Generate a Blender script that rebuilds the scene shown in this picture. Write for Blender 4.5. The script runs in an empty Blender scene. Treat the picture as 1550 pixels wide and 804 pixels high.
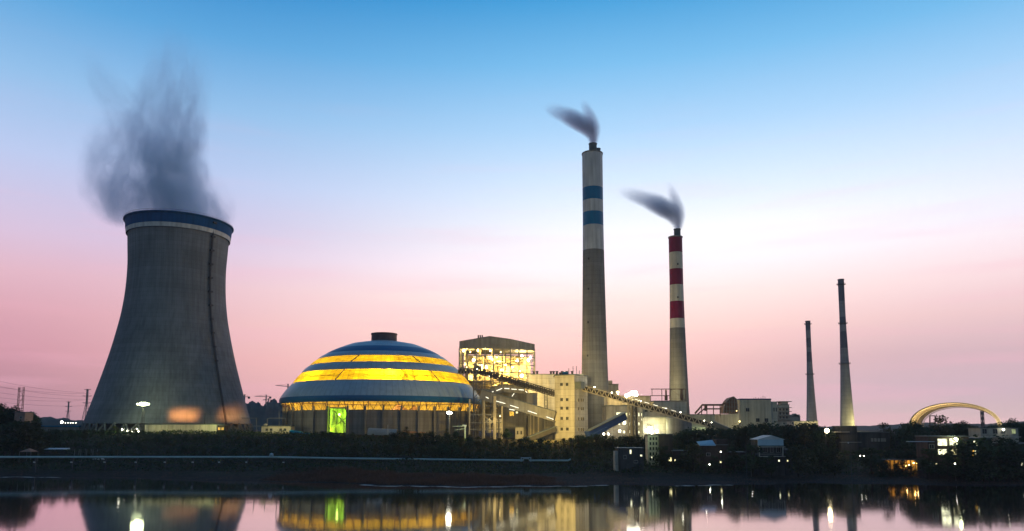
import bpy, bmesh, math, random
from mathutils import Vector, Matrix
R = math.radians; HAZE = 0.00007
sc = bpy.context.scene
COL = sc.collection
# ---------------------------------------------------------------- camera
F, CX, CY, PITCH, CAMZ = 1100.0, 775.0, 540.0, R(5.7), 19.0
cam_d = bpy.data.cameras.new('camera'); cam = bpy.data.objects.new('camera', cam_d); COL.objects.link(cam)
cam.location = (0, 0, CAMZ); cam.rotation_euler = (R(90) + PITCH, 0, 0)
cam_d.sensor_width = 36; cam_d.lens = F / 1550 * 36
cam_d.shift_x = 0; cam_d.shift_y = (CY - 402) / 1550
cam_d.clip_start = 1; cam_d.clip_end = 12000
sc.camera = cam
sc.view_settings.view_transform = 'Standard'; sc.view_settings.look = 'None'
sc.view_settings.exposure = 0; sc.view_settings.gamma = 1
sc.cycles.volume_step_rate = 1.0; sc.cycles.volume_max_steps = 256
sc.cycles.max_bounces = 6; sc.cycles.diffuse_bounces = 2; sc.cycles.glossy_bounces = 3; sc.cycles.volume_bounces = 2
sc.cycles.transparent_max_bounces = 12
sc.cycles.sample_clamp_indirect = 4; sc.cycles.use_denoising = True

# ---------------------------------------------------------------- node helper
class NT:
    def __init__(s, nt): s.nt = nt; nt.nodes.clear()
    def n(s, typ, ins=None, **kw):
        nd = s.nt.nodes.new('ShaderNode' + typ)
        for k, v in kw.items(): setattr(nd, k, v)
        for k, v in (ins or {}).items():
            sock = nd.inputs[k]
            if isinstance(v, bpy.types.NodeSocket): s.nt.links.new(v, sock)
            elif isinstance(v, bpy.types.Node): s.nt.links.new(v.outputs[0], sock)
            else: sock.default_value = v
        return nd
    def m(s, op, a, b=0.0, c=0.0, clamp=False):
        return s.n('Math', {0: a, 1: b, 2: c}, operation=op, use_clamp=clamp).outputs[0]
    def ramp(s, fac, stops, interp='LINEAR'):
        nd = s.n('ValToRGB', {0: fac}); cr = nd.color_ramp; cr.interpolation = interp
        while len(cr.elements) > 1: cr.elements.remove(cr.elements[-1])
        for i, (p, c) in enumerate(stops):
            e = cr.elements[0] if i == 0 else cr.elements.new(p)
            e.position = p; e.color = (*c, 1) if len(c) == 3 else c
        return nd.outputs[0]
    def mix(s, f, a, b, blend='MIX'):
        nd = s.n('Mix', data_type='RGBA', blend_type=blend)
        for i, v in ((0, f), (6, a), (7, b)):
            if isinstance(v, bpy.types.NodeSocket): s.nt.links.new(v, nd.inputs[i])
            else: nd.inputs[i].default_value = v if i == 0 else (*v, 1) if len(v) == 3 else v
        return nd.outputs[2]
def lin(r, g, b):
    f = lambda c: (c/255/12.92) if c/255 <= .04045 else ((c/255+.055)/1.055)**2.4
    return (f(r), f(g), f(b))

# ---------------------------------------------------------------- world: dusk sky
SUN_EL, SUN_AZ = R(1.0), R(14)          # the afterglow stands low behind the plant, a little right of centre
w = bpy.data.worlds.new('World'); sc.world = w; w.use_nodes = True
t = NT(w.node_tree)
gen = t.n('TexCoord').outputs['Generated']
sep = t.n('SeparateXYZ', {0: gen})
z = t.m('MAXIMUM', sep.outputs[2], 0.0)
center = t.ramp(z, [(0, lin(206,168,174)), (.045, lin(226,174,176)), (.09, lin(244,192,186)), (.1354, lin(252,212,204)), (.18, lin(254,228,223)),
    (.224, lin(252,241,246)), (.266, lin(240,242,248)), (.309, lin(216,230,247)), (.389, lin(166,204,238)), (.462, lin(116,180,225)), (.528, lin(66,151,207)), (.75, lin(34,100,170)), (1, lin(25,75,130))])
left = t.ramp(z, [(0, lin(132,98,118)), (.045, lin(168,120,138)), (.09, lin(198,140,156)), (.1354, lin(214,160,172)), (.18, lin(218,176,190)),
    (.224, lin(208,186,210)), (.309, lin(178,192,226)), (.389, lin(138,180,220)), (.462, lin(88,156,208)), (.528, lin(44,130,192)), (.75, lin(26,84,145)), (1, lin(22,64,118))])
right = t.ramp(z, [(0, lin(202,178,178)), (.045, lin(198,172,184)), (.09, lin(206,174,182)), (.1354, lin(230,194,196)), (.18, lin(240,212,216)),
    (.224, lin(238,226,234)), (.266, lin(220,224,246)), (.309, lin(202,218,246)), (.389, lin(156,198,234)), (.462, lin(102,172,220)), (.528, lin(54,142,200)), (.75, lin(28,90,155)), (1, lin(22,66,120))])
back = t.ramp(z, [(0, lin(84,98,108)), (.2, lin(98,117,132)), (.5, lin(76,110,138)), (1, lin(36,76,108))])
az = t.m('ARCTAN2', sep.outputs[0], sep.outputs[1])
az0 = t.n('MapRange', {0: z, 1: 0.03, 2: .26, 3: R(-5), 4: R(15)}).outputs[0]
daz = t.m('SUBTRACT', az, az0)
fl_ = t.n('MapRange', {0: t.m('MULTIPLY', daz, -1.0), 1: R(5), 2: R(42), 3: 0.0, 4: 1.0}, interpolation_type='SMOOTHSTEP').outputs[0]
fr_ = t.n('MapRange', {0: daz, 1: R(2), 2: R(32), 3: 0.0, 4: 1.0}, interpolation_type='SMOOTHSTEP').outputs[0]
fb = t.n('MapRange', {0: t.m('ABSOLUTE', az), 1: R(46), 2: R(100), 3: 0.0, 4: 1.0}, interpolation_type='SMOOTHSTEP').outputs[0]
skyc = t.mix(fb, t.mix(fr_, t.mix(fl_, center, left), right), back)
# faint pink streaks of thin cloud
nz = t.n('TexNoise', {'Vector': t.n('Mapping', {0: gen, 3: (2.2, 2.2, 26)}).outputs[0], 'Scale': 1.6, 'Detail': 5.0, 'Roughness': .5})
cl = t.n('MapRange', {0: nz.outputs[0], 1: .52, 2: .78, 3: 0.0, 4: .42}).outputs[0]
skyc = t.mix(t.m('MULTIPLY', cl, t.m('SUBTRACT', 1.0, t.m('MULTIPLY', z, 2.2), clamp=True)), skyc, lin(238,178,196))
nish = t.n('TexSky', sky_type='NISHITA'); nish.sun_disc = False; nish.sun_elevation = SUN_EL; nish.sun_rotation = SUN_AZ
bg1 = t.n('Background', {0: skyc, 1: 1.20}); bg2 = t.n('Background', {0: nish.outputs[0], 1: 0.004})
add = t.n('AddShader', {0: bg1, 1: bg2})
t.n('OutputWorld', {0: add})
sd = bpy.data.lights.new('afterglow', 'SUN'); sd.energy = 0.12; sd.angle = R(12); sd.color = (1, .72, .66)
so = bpy.data.objects.new('afterglow', sd); COL.objects.link(so)
so.rotation_euler = Vector((-math.sin(R(82)), -math.cos(R(82)), -math.tan(R(9)))).to_track_quat('-Z', 'Y').to_euler()

# ---------------------------------------------------------------- picture <-> place
def P(px, py, D):
    u, v = (px-CX)/F, (CY-py)/F
    y = math.cos(PITCH) - v*math.sin(PITCH); zz = math.sin(PITCH) + v*math.cos(PITCH)
    k = D / y
    return Vector((u*k, D, zz*k + CAMZ))
def Q(p):
    x, y, zz = p[0], p[1], p[2]-CAMZ
    c, s = math.cos(PITCH), math.sin(PITCH)
    d = y*c + zz*s; v = (-y*s + zz*c)/d
    return (CX + F*x/d, CY - F*v)
def PG(px, D, zz):                       # column px, depth D, height zz
    py = 650
    for _ in range(6):
        e = Q(P(px, py, D)); pz = P(px, py, D).z
        py -= (zz - pz) / D * F
    return P(px, py, D)
def ZY(py, D): return P(775, py, D).z

# ---------------------------------------------------------------- mesh helper
ORG = {}
class MB:
    def __init__(s): s.v = []; s.f = []; s.mi = []
    def add(s, vs, fs, mi=0):
        b = len(s.v); s.v += [Vector(v) for v in vs]
        s.f += [tuple(b+i for i in f) for f in fs]; s.mi += [mi]*len(fs); return s
    def box(s, c, size, rz=0, mi=0, M=None):
        hx, hy, hz = size[0]/2, size[1]/2, size[2]/2
        m = M if M is not None else Matrix.Translation(c) @ Matrix.Rotation(rz, 4, 'Z')
        vs = [m @ Vector((x*hx, y*hy, k*hz)) for x in (-1,1) for y in (-1,1) for k in (-1,1)]
        return s.add(vs, [(0,1,3,2),(4,6,7,5),(0,4,5,1),(2,3,7,6),(0,2,6,4),(1,5,7,3)], mi)
    def bar(s, a, b, wd=.3, h=None, mi=0):
        a, b = Vector(a), Vector(b); d = b-a; L = d.length
        if L < 1e-6: return s
        d.normalize(); up = Vector((0,0,1)) if abs(d.z) < .98 else Vector((0,1,0))
        sx = d.cross(up).normalized(); uz = sx.cross(d).normalized(); h = h or wd
        m = Matrix((( *[sx[0], d[0], uz[0]], (a.x+b.x)/2), (sx[1], d[1], uz[1], (a.y+b.y)/2), (sx[2], d[2], uz[2], (a.z+b.z)/2), (0,0,0,1)))
        return s.box(None, (wd, L, h), mi=mi, M=m)
    def tube(s, pts, r, n=8, mi=0, cap=True):
        pts = [Vector(p) for p in pts]; rs = r if isinstance(r, (list, tuple)) else [r]*len(pts); vs = []
        for i, p in enumerate(pts):
            d = (pts[min(i+1, len(pts)-1)] - pts[max(i-1, 0)]).normalized()
            up = Vector((0,0,1)) if abs(d.z) < .95 else Vector((0,1,0))
            a = d.cross(up).normalized(); b = a.cross(d).normalized()
            vs += [p + (a*math.cos(2*math.pi*j/n) + b*math.sin(2*math.pi*j/n))*rs[i] for j in range(n)]
        fs = [(i*n+j, i*n+(j+1)%n, (i+1)*n+(j+1)%n, (i+1)*n+j) for i in range(len(pts)-1) for j in range(n)]
        if cap: fs += [tuple(range(n-1,-1,-1)), tuple((len(pts)-1)*n+j for j in range(n))]
        return s.add(vs, fs, mi)
    def lathe(s, c, prof, n=48, mi=0, a0=0, a1=2*math.pi, cap=False):
        full = abs(a1-a0-2*math.pi) < 1e-6; k = n if full else n+1; vs = []
        for r, zz in prof:
            vs += [Vector((c[0]+r*math.cos(a0+(a1-a0)*j/n), c[1]+r*math.sin(a0+(a1-a0)*j/n), zz)) for j in range(k)]
        fs = [(i*k+j, i*k+(j+1)%k, (i+1)*k+(j+1)%k, (i+1)*k+j) for i in range(len(prof)-1) for j in range(n)]
        if cap: fs += [tuple(range(k-1,-1,-1)), tuple((len(prof)-1)*k+j for j in range(k))]
        return s.add(vs, fs, mi)
    def prism(s, poly, z0, z1, mi=0):
        n = len(poly); z1s = z1 if isinstance(z1, (list, tuple)) else [z1]*n
        vs = [Vector((x, y, z0)) for x, y in poly] + [Vector((p[0], p[1], z1s[i])) for i, p in enumerate(poly)]
        return s.add(vs, [tuple(range(n-1,-1,-1)), tuple(range(n, 2*n))] + [(i, (i+1)%n, n+(i+1)%n, n+i) for i in range(n)], mi)
    def ball(s, c, r, n=8, mi=0, sq=1):
        return s.lathe(c, [(max(.01, r*math.sin(math.pi*i/(n//2+1))), c[2]-r*sq*math.cos(math.pi*i/(n//2+1))) for i in range(n//2+2)], n, mi)
    def build(s, name, mats, parent=None, smooth=False, label=None):
        org = ORG.get(parent.name, Vector()) if parent else Vector()
        me = bpy.data.meshes.new(name); me.from_pydata([v-org for v in s.v], [], s.f)
        mats = mats if isinstance(mats, (list, tuple)) else [mats]
        for m in mats: me.materials.append(m)
        me.polygons.foreach_set('material_index', s.mi)
        if smooth: me.polygons.foreach_set('use_smooth', [True]*len(s.f))
        me.validate(); me.update()
        o = bpy.data.objects.new(name, me); COL.objects.link(o)
        if parent: o.parent = parent; ORG[o.name] = org
        if label: o['label'] = label
        return o
def smooth_angle(o, deg=35):
    me = o.data; me.polygons.foreach_set('use_smooth', [True]*len(me.polygons))
    try: me.set_sharp_from_angle(angle=R(deg))
    except Exception: pass
def tag(o, label, cat, group=None):
    o['label'] = label; o['category'] = cat
    if group: o['group'] = group
    return o
def thing(name, label, cat, loc, group=None):
    o = bpy.data.objects.new(name, None); COL.objects.link(o); o.location = loc
    ORG[o.name] = Vector(loc); return tag(o, label, cat, group)
def struct(o, kind='structure'): o['kind'] = kind; return o
def copy_tree(o, parent=None):
    c = o.copy(); COL.objects.link(c); c.parent = parent
    for ch in list(o.children): copy_tree(ch, c)
    return c
def lamp(name, loc, power, color, parent=None, radius=.4, spot=None, aim=None, blend=.3):
    d = bpy.data.lights.new(name, 'SPOT' if spot else 'POINT'); d.energy = power; d.color = color; d.shadow_soft_size = radius
    if spot: d.spot_size = spot; d.spot_blend = blend
    o = bpy.data.objects.new(name, d); COL.objects.link(o)
    org = ORG.get(parent.name, Vector()) if parent else Vector()
    o.location = Vector(loc) - org; o.parent = parent; o.visible_glossy = False   # the modelled lamp glass is what mirrors
    if aim is not None: o.rotation_euler = (Vector(aim)-Vector(loc)).to_track_quat('-Z', 'Y').to_euler()
    return o

# ---------------------------------------------------------------- materials
def mat(name, col, rough=.8, var=.25, scale=.35, stretch=(1,1,1), rows=None, rowdark=.25, bump=.0, metal=0, streak=0.0, cols=None, spec=.3, trans=0):
    m = bpy.data.materials.new(name); m.use_nodes = True; t = NT(m.node_tree)
    oc = t.n('TexCoord').outputs['Object']
    mp = t.n('Mapping', {0: oc, 3: stretch}).outputs[0]
    n1 = t.n('TexNoise', {'Vector': mp, 'Scale': scale, 'Detail': 6.0, 'Roughness': .6}).outputs[0]
    f = t.n('MapRange', {0: n1, 1: .3, 2: .7, 3: 1-var, 4: 1+var}).outputs[0]
    if streak:
        n2 = t.n('TexNoise', {'Vector': t.n('Mapping', {0: oc, 3: (1, 1, .06)}).outputs[0], 'Scale': .55, 'Detail': 4.0}).outputs[0]
        f = t.m('MULTIPLY', f, t.n('MapRange', {0: n2, 1: .35, 2: .7, 3: 1+streak*.5, 4: 1-streak}).outputs[0])
    sp = t.n('SeparateXYZ', {0: oc}); h = f
    if rows:
        fr = t.m('FRACT', t.m('DIVIDE', sp.outputs[2], rows))
        f = t.m('MULTIPLY', f, t.n('MapRange', {0: fr, 1: .0, 2: .14, 3: 1-rowdark, 4: 1.0}).outputs[0])
        rn = t.n('TexWhiteNoise', {'W': t.m('FLOOR', t.m('DIVIDE', sp.outputs[2], rows))}, noise_dimensions='1D').outputs[0]
        f = t.m('MULTIPLY', f, t.m('ADD', 1-rowdark*.3, t.m('MULTIPLY', rn, rowdark*.6)))
    if cols:                                  # joints running up, counted round the axis
        a = t.m('MULTIPLY', t.m('ARCTAN2', sp.outputs[1], sp.outputs[0]), cols/(2*math.pi))
        f = t.m('MULTIPLY', f, t.n('MapRange', {0: t.m('FRACT', a), 1: .0, 2: .16, 3: 1-rowdark, 4: 1.0}).outputs[0])
    c = t.mix(1.0, col, f, 'MULTIPLY')
    # f is a float; a colour multiply takes it as grey
    b = t.n('BsdfPrincipled', {'Base Color': c, 'Roughness': rough, 'Metallic': metal, 'Specular IOR Level': spec})
    if bump: t.nt.links.new(t.n('Bump', {'Height': n1, 'Strength': bump, 'Distance': .5}).outputs[0], b.inputs['Normal'])
    t.n('OutputMaterial', {0: b}); return m
def glow(name, col, s, var=.0, scale=.5):
    m = bpy.data.materials.new(name); m.use_nodes = True; t = NT(m.node_tree)
    st = s
    if var:
        oc = t.n('TexCoord').outputs['Object']
        n1 = t.n('TexNoise', {'Vector': oc, 'Scale': scale, 'Detail': 3.0}).outputs[0]
        st = t.n('MapRange', {0: n1, 1: .35, 2: .65, 3: s*(1-var), 4: s*(1+var)}).outputs[0]
    e = t.n('Emission', {0: (*col, 1), 1: st}); t.n('OutputMaterial', {0: e}); return m
M = dict(
 tower=mat('weathered_tower_concrete', (.175,.185,.195), .9, .2, .045, rows=2.6, rowdark=.2, streak=.2, cols=150, bump=.1),
 towerdark=mat('damp_concrete', (.16,.16,.15), .9, .2, .2),
 navy=mat('navy_paint', (.008,.07,.20), .8, .12, .1, streak=.2),
 white=mat('aged_white_paint', (.50,.51,.50), .6, .1, .12, streak=.25),
 bluep=mat('blue_band_paint', (.003,.14,.29), .5, .1, .1, streak=.15),
 redp=mat('crimson_band_paint', (.21,.010,.045), .5, .12, .1, streak=.2),
 cream=mat('cream_paint', (.60,.55,.44), .6, .12, .1, streak=.25),
 stackc=mat('chimney_concrete', (.22,.21,.19), .9, .12, .1, rows=3.2, rowdark=.22, streak=.2, cols=24),
 greyst=mat('grey_chimney_concrete', (.27,.26,.27), .9, .12, .1, rows=4, rowdark=.2, streak=.15),
 darkst=mat('sooty_chimney_band', (.13,.13,.16), .9, .12, .1, streak=.15),
 roofb=mat('blue_grey_roof_sheet', (.33,.42,.48), .38, .10, .08, cols=110, rowdark=.28, streak=.12),
 roofn=mat('dark_blue_roof_sheet', (.02,.115,.25), .45, .1, .05, cols=180, rowdark=.12),
 drum=mat('dark_vent_sheet', (.09,.07,.08), .6, .15, .2, cols=40, rowdark=.3),
 wallc=mat('stained_silo_wall', (.20,.185,.165), .9, .14, .08, rows=2.1, rowdark=.2, streak=.3),
 conc=mat('pale_concrete', (.42,.40,.34), .85, .12, .2, rows=3.4, rowdark=.25, streak=.25),
 beige=mat('beige_render', (.46,.42,.33), .85, .12, .15, streak=.3),
 grey=mat('grey_cladding', (.20,.20,.195), .7, .15, .2, streak=.3, rows=1.2, rowdark=.12),
 steel=mat('galvanised_steel', (.20,.20,.19), .5, .2, .5, metal=.2),
 rust=mat('rusty_steel', (.16,.10,.07), .7, .3, .5),
 dsteel=mat('dark_steel', (.055,.055,.06), .6, .2, .5),
 blue=mat('blue_gallery_sheet', (.02,.05,.19), .5, .15, .3),
 slate=mat('slate_blue_sheet', (.11,.13,.13), .6, .12, .3),
 glass=mat('dark_window_glass', (.02,.025,.03), .15, .1, .5, spec=.5),
 frame=mat('window_frame_paint', (.3,.29,.26), .6, .1, .5),
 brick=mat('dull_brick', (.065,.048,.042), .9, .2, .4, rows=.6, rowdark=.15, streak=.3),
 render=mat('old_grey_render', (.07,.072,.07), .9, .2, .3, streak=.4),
 paleb=mat('pale_blue_sheet', (.35,.48,.55), .5, .1, .3),
 coal=mat('heaped_coal', (.06,.045,.035), .95, .35, .25, bump=.6),
 bark=mat('tree_bark', (.05,.04,.03), .95, .2, 1),
 pipe=mat('pale_green_pipe_cover', (.36,.47,.46), .5, .15, .2),
 hill=mat('wooded_hillside', (.045,.06,.05), 1, .4, .02, bump=.6),
 lampY=glow('yellow_floodlight_glass', (1,.72,.25), 9), lampW=glow('white_floodlight_glass', (1,.93,.72), 30),
 lampG=glow('greenish_floodlight_glass', (.93,1,.55), 34), lampO=glow('orange_floodlight_glass', (1,.62,.22), 26),
 tubeW=glow('fluorescent_tube', (1,.93,.68), 2.2), winY=glow('lit_window_warm', (1,.88,.42), 1.5, .5, .8),
 winW=glow('lit_window_white', (1,.97,.62), 1.7, .5, .8), winO=glow('lit_window_orange', (1,.55,.07), 1.2, .7, .9),
 winG=glow('lit_window_dim_green', (.62,.72,.36), .5, .6, .7),
)
def leafmat(name, col, var=.45):
    m = bpy.data.materials.new(name); m.use_nodes = True; t = NT(m.node_tree)
    g = t.n('TexCoord').outputs['Object']; oi = t.n('ObjectInfo').outputs['Random']
    n1 = t.n('TexNoise', {'Vector': g, 'Scale': .7, 'Detail': 3.0}).outputs[0]
    f = t.m('MULTIPLY', t.n('MapRange', {0: n1, 1: .35, 2: .65, 3: 1-var, 4: 1+var}).outputs[0], t.m('ADD', .7, t.m('MULTIPLY', oi, .6)))
    b = t.n('BsdfPrincipled', {'Base Color': t.mix(1.0, col, f, 'MULTIPLY'), 'Roughness': .7, 'Specular IOR Level': .2})
    tr = t.n('BsdfTranslucent', {0: (*[c*.8 for c in col], 1)})
    t.n('OutputMaterial', {0: t.n('MixShader', {0: .25, 1: b, 2: tr})}); return m
M['leafA'] = leafmat('dark_evergreen_leaves', (.045,.065,.03)); M['leafB'] = leafmat('dull_olive_leaves', (.065,.07,.03)); M['leafC'] = leafmat('deep_green_leaves', (.03,.06,.035))
M['reed'] = leafmat('dry_reed_blades', (.15,.09,.065), .3)
# ================================================================= SETTING
def lerp_tab(tab, x):
    if x <= tab[0][0]: return tab[0][1]
    for (a, va), (b, vb) in zip(tab, tab[1:]):
        if x <= b: return va + (vb-va)*(x-a)/(b-a)
    return tab[-1][1]
SH = [(-700, 330), (-330, 312), (-215, 298), (-150, 290), (-90, 266), (-40, 249), (10, 245), (60, 252), (110, 258), (150, 250), (220, 247), (700, 235)]
def shore(x):
    return lerp_tab(SH, x) + 2.5*math.sin(x*.07) + 1.5*math.sin(x*.19+1) + .8*math.sin(x*.47)
def hsh(x, y): return math.sin(x*.11+1.3*math.sin(y*.07))*math.sin(y*.13+x*.03)
def ground(x, y):
    s = y - shore(x)
    edge = lerp_tab([(-330, 1.0), (-150, .9), (0, .0), (400, .0)], x)     # the left bank is nearer to its crest
    prof0 = [(-40, -2.5), (-6, -.35), (0, 0), (14, .35), (30, 1.2), (45, 3.0), (70, 7.0), (105, 14.5), (130, 17), (400, 17.2), (3000, 17.5)]
    prof1 = [(-40, -2.5), (-6, -.4), (0, 0), (8, .6), (18, 2.6), (35, 6.5), (60, 12.5), (85, 16.5), (110, 17), (400, 17.2), (3000, 17.5)]
    h = lerp_tab(prof0, s)*(1-edge) + lerp_tab(prof1, s)*edge
    if h > 4: h = 4 + (h-4)*(lerp_tab([(-110,17),(-40,14.4),(10,13.3),(110,13.3),(190,15.5),(400,17)], x)-4)/13
    if s > 0: h += .25*hsh(x, y)*min(1, s/20)
    else: h += .12*hsh(x*2, y*2)
    return h
xs = sorted(set([-1700,-1200,-800,-600] + [-480+i*5 for i in range(201)] + [600,800,1200,1700]))
ys = [90,150,190] + [200+i*3 for i in range(80)] + [445+i*12 for i in range(12)] + [620,750,1000,1300,1700]
b = MB(); nx = len(xs)
vs = [(x, y, ground(x, y)) for y in ys for x in xs]
b.add(vs, [(j*nx+i, j*nx+i+1, (j+1)*nx+i+1, (j+1)*nx+i) for j in range(len(ys)-1) for i in range(nx-1)])
gm = bpy.data.materials.new('muddy_grassy_ground'); gm.use_nodes = True; t = NT(gm.node_tree)
oc = t.n('TexCoord').outputs['Object']; n1 = t.n('TexNoise', {'Vector': oc, 'Scale': .12, 'Detail': 8.0, 'Roughness': .65}).outputs[0]
n2 = t.n('TexNoise', {'Vector': oc, 'Scale': .9, 'Detail': 6.0}).outputs[0]
zz = t.n('SeparateXYZ', {0: oc}).outputs[2]
wet = t.n('MapRange', {0: t.m('ADD', zz, t.m('MULTIPLY', n1, 1.2)), 1: .5, 2: 2.4, 3: 0.0, 4: 1.0}).outputs[0]
veg = t.ramp(n1, [(.35, (.03,.032,.022)), (.5, (.055,.045,.035)), (.65, (.03,.04,.02))])
col = t.mix(wet, (.03,.022,.02), veg)
col = t.mix(1.0, col, t.n('MapRange', {0: n2, 1: .3, 2: .7, 3: .55, 4: 1.35}).outputs[0], 'MULTIPLY')
bs = t.n('BsdfPrincipled', {'Base Color': col, 'Roughness': .92, 'Specular IOR Level': .08})
t.nt.links.new(t.n('Bump', {'Height': n2, 'Strength': .6, 'Distance': .4}).outputs[0], bs.inputs['Normal'])
t.n('OutputMaterial', {0: bs})
g = struct(b.build('ground', gm, smooth=True))
# water
wm = bpy.data.materials.new('calm_lake_water'); wm.use_nodes = True; t = NT(wm.node_tree)
oc = t.n('TexCoord').outputs['Object']
w1 = t.n('TexNoise', {'Vector': t.n('Mapping', {0: oc, 3: (.5, 1.6, 1)}).outputs[0], 'Scale': 1.3, 'Detail': 3.0}).outputs[0]
w2 = t.n('TexNoise', {'Vector': t.n('Mapping', {0: oc, 3: (.03, .2, 1)}).outputs[0], 'Scale': .6, 'Detail': 2.0}).outputs[0]
h = t.m('ADD', t.m('MULTIPLY', w1, .012), t.m('MULTIPLY', w2, .045))
bp = t.n('Bump', {'Height': h, 'Strength': .8, 'Distance': .3}).outputs[0]
fr = t.n('Fresnel', {'IOR': 1.7, 'Normal': bp}).outputs[0]
gl = t.n('BsdfGlossy', {'Color': (.93,.95,.97,1), 'Roughness': .055, 'Normal': bp}); df = t.n('BsdfDiffuse', {'Color': (.008,.016,.02,1)})
t.n('OutputMaterial', {0: t.n('MixShader', {0: t.m('MULTIPLY', fr, 1.6, clamp=True), 1: df, 2: gl})})
struct(MB().add([(-900,40,0),(900,40,0),(900,420,0),(-900,420,0)], [(0,1,2,3)]).build('water', wm))
# hills far behind
def hill(name_, pts, D, dep):
    b = MB(); n = 140; rnd = random.Random(D); rows = 14
    X0 = P(pts[0][0], 640, D).x; X1 = P(pts[-1][0], 640, D).x; vs = []
    for j in range(rows):
        f = j/(rows-1); prof = math.sin(math.pi*f)**.8
        for i in range(n):
            x = X0 + (X1-X0)*i/(n-1); px = pts[0][0] + (pts[-1][0]-pts[0][0])*i/(n-1)
            top = ZY(lerp_tab(pts, px), D) - 17
            vs.append((x*(1+dep*(f-.5)/D), D + dep*(f-.5), 16.5 + top*prof + (rnd.random()-.5)*top*.09*prof + 2.2*math.sin(i*.9+j)*prof*min(1, top/25)))
    b.add(vs, [(j*n+i, j*n+i+1, (j+1)*n+i+1, (j+1)*n+i) for j in range(rows-1) for i in range(n-1)])
    return struct(b.build('hill', M['hill'], smooth=True))
hill('a', [(330,648),(350,628),(368,612),(385,607),(398,614),(410,605),(428,611),(450,620),(480,635),(520,645),(560,649)], 1300, 300)
hill('b', [(-260,640),(-120,620),(0,628),(45,624),(60,631),(95,633),(130,638),(180,646),(240,649)], 1000, 200)
hill('c', [(1040,649),(1150,644),(1240,646),(1320,644),(1400,640),(1480,642),(1600,636),(1750,645)], 1400, 300)
# ================================================================= COOLING TOWER
TA = R(-25.06); TC = Vector((500*math.sin(TA), 500*math.cos(TA), 17.0)); TD = TC.y
def tower_profile():
    tab = [(345,30.2),(358,29.5),(382,28.9),(407,28.4),(439,28.7),(462,29.5),(489,31.1),(540,35.6),(600,42.2),(640,47.0)]
    zs = [(ZY(y, TD), r) for y, r in tab]; zs.reverse(); return zs
tp = tower_profile(); RIMZ = ZY(340.5, TD); zt = RIMZ-8.0
T = thing('cooling_tower', 'huge grey hyperbolic concrete cooling tower with a navy rim, steam rising out', 'cooling tower', TC)
def srad(z_):   # smooth radius
    pts = tp
    if z_ <= pts[0][0]: return pts[0][1]
    for i in range(len(pts)-1):
        if z_ <= pts[i+1][0]:
            a, b_ = pts[i], pts[i+1]; f = (z_-a[0])/(b_[0]-a[0])
            p0 = pts[max(0,i-1)]; p3 = pts[min(len(pts)-1,i+2)]
            m0 = (b_[1]-p0[1])/(b_[0]-p0[0]) if b_[0]!=p0[0] else 0; m1 = (p3[1]-a[1])/(p3[0]-a[0])
            h = b_[0]-a[0]; f2, f3 = f*f, f**3
            return (2*f3-3*f2+1)*a[1] + (f3-2*f2+f)*h*m0 + (-2*f3+3*f2)*b_[1] + (f3-f2)*h*m1
    return pts[-1][1]
zb0, zw0, zn0 = 22.2, RIMZ-9.2, RIMZ-6.6
prof = [(srad(zb0 + (zw0-zb0)*i/50), zb0 + (zw0-zb0)*i/50) for i in range(51)]
prof = [(prof[0][0]-.9, zb0)] + prof
o = MB().lathe(TC, prof, 160).build('shell', M['tower'], T); smooth_angle(o)
o = MB().lathe(TC, [(30.25, zw0), (30.55, zn0)], 160).build('white_band', M['white'], T); smooth_angle(o)
o = MB().lathe(TC, [(30.6, zn0), (30.9, zn0+3.2), (31.2, zn0+5.4), (32.1, zn0+6.0), (32.1, zn0+6.6), (30.6, zn0+6.6), (29.2, zn0), (26.5, zn0-12)], 160).build('navy_rim', M['navy'], T); smooth_angle(o)
rb = MB()
for k in range(72):
    a = 2*math.pi*k/72
    rb.bar((TC.x+31.6*math.cos(a), TC.y+31.6*math.sin(a), RIMZ), (TC.x+31.6*math.cos(a), TC.y+31.6*math.sin(a), RIMZ+1.1), .1)
rb.lathe(TC, [(31.6, RIMZ+1.05), (31.6, RIMZ+1.2)], 72); rb.build('rim_railing', M['dsteel'], T)
cb = MB()
for k in range(44):                         # V-shaped legs under the shell
    a = 2*math.pi*k/44; a2 = 2*math.pi*(k+.5)/44; a3 = 2*math.pi*(k+1)/44
    top = Vector((TC.x+srad(zb0)*math.cos(a2), TC.y+srad(zb0)*math.sin(a2), zb0+.2))
    for q in (a, a3):
        cb.bar((TC.x+49.5*math.cos(q*.92+a2*.08), TC.y+49.5*math.sin(q*.92+a2*.08), 16.5), top, .9)
cb.build('raker_columns', M['towerdark'], T)
MB().lathe(TC, [(52, 16.2), (52, 17.6), (51.4, 17.6), (44, 17.4), (41, 22)], 96).build('basin', M['towerdark'], T)
def az_for(c, r, px, zz, lo=R(-175), hi=R(-5)):   # angle on a circle whose near side shows at column px
    for _ in range(40):
        mid = (lo+hi)/2; q = Q((c[0]+r*math.cos(mid), c[1]+r*math.sin(mid), zz))[0]
        if q < px: lo = mid
        else: hi = mid
    return mid
la = az_for(TC, 29.5, 321, zt-5)
lb = MB(); zc = 18.0; prev = None
while zc < zn0+6:
    r_ = srad(min(zc, zt))+.75
    p = Vector((TC.x+r_*math.cos(la), TC.y+r_*math.sin(la), zc))
    tg = Vector((-math.sin(la), math.cos(la), 0))
    if prev is not None:
        for s_ in (-.55, .55): lb.bar(prev+tg*s_, p+tg*s_, .28)
        lb.bar(prev, p, .5)
        lb.bar(p-tg*.7, p+tg*.7, .2)
    prev = p; zc += 2.0
for k in range(11):                          # rest landings
    zc = 60 + k*8.6; r_ = srad(zc)+1.1
    lb.box((TC.x+r_*math.cos(la), TC.y+r_*math.sin(la), zc), (2.4 if k > 3 else 1.2, 1.6, 1.0), la+math.pi/2)
lb.build('ladder', M['dsteel'], T)

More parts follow.
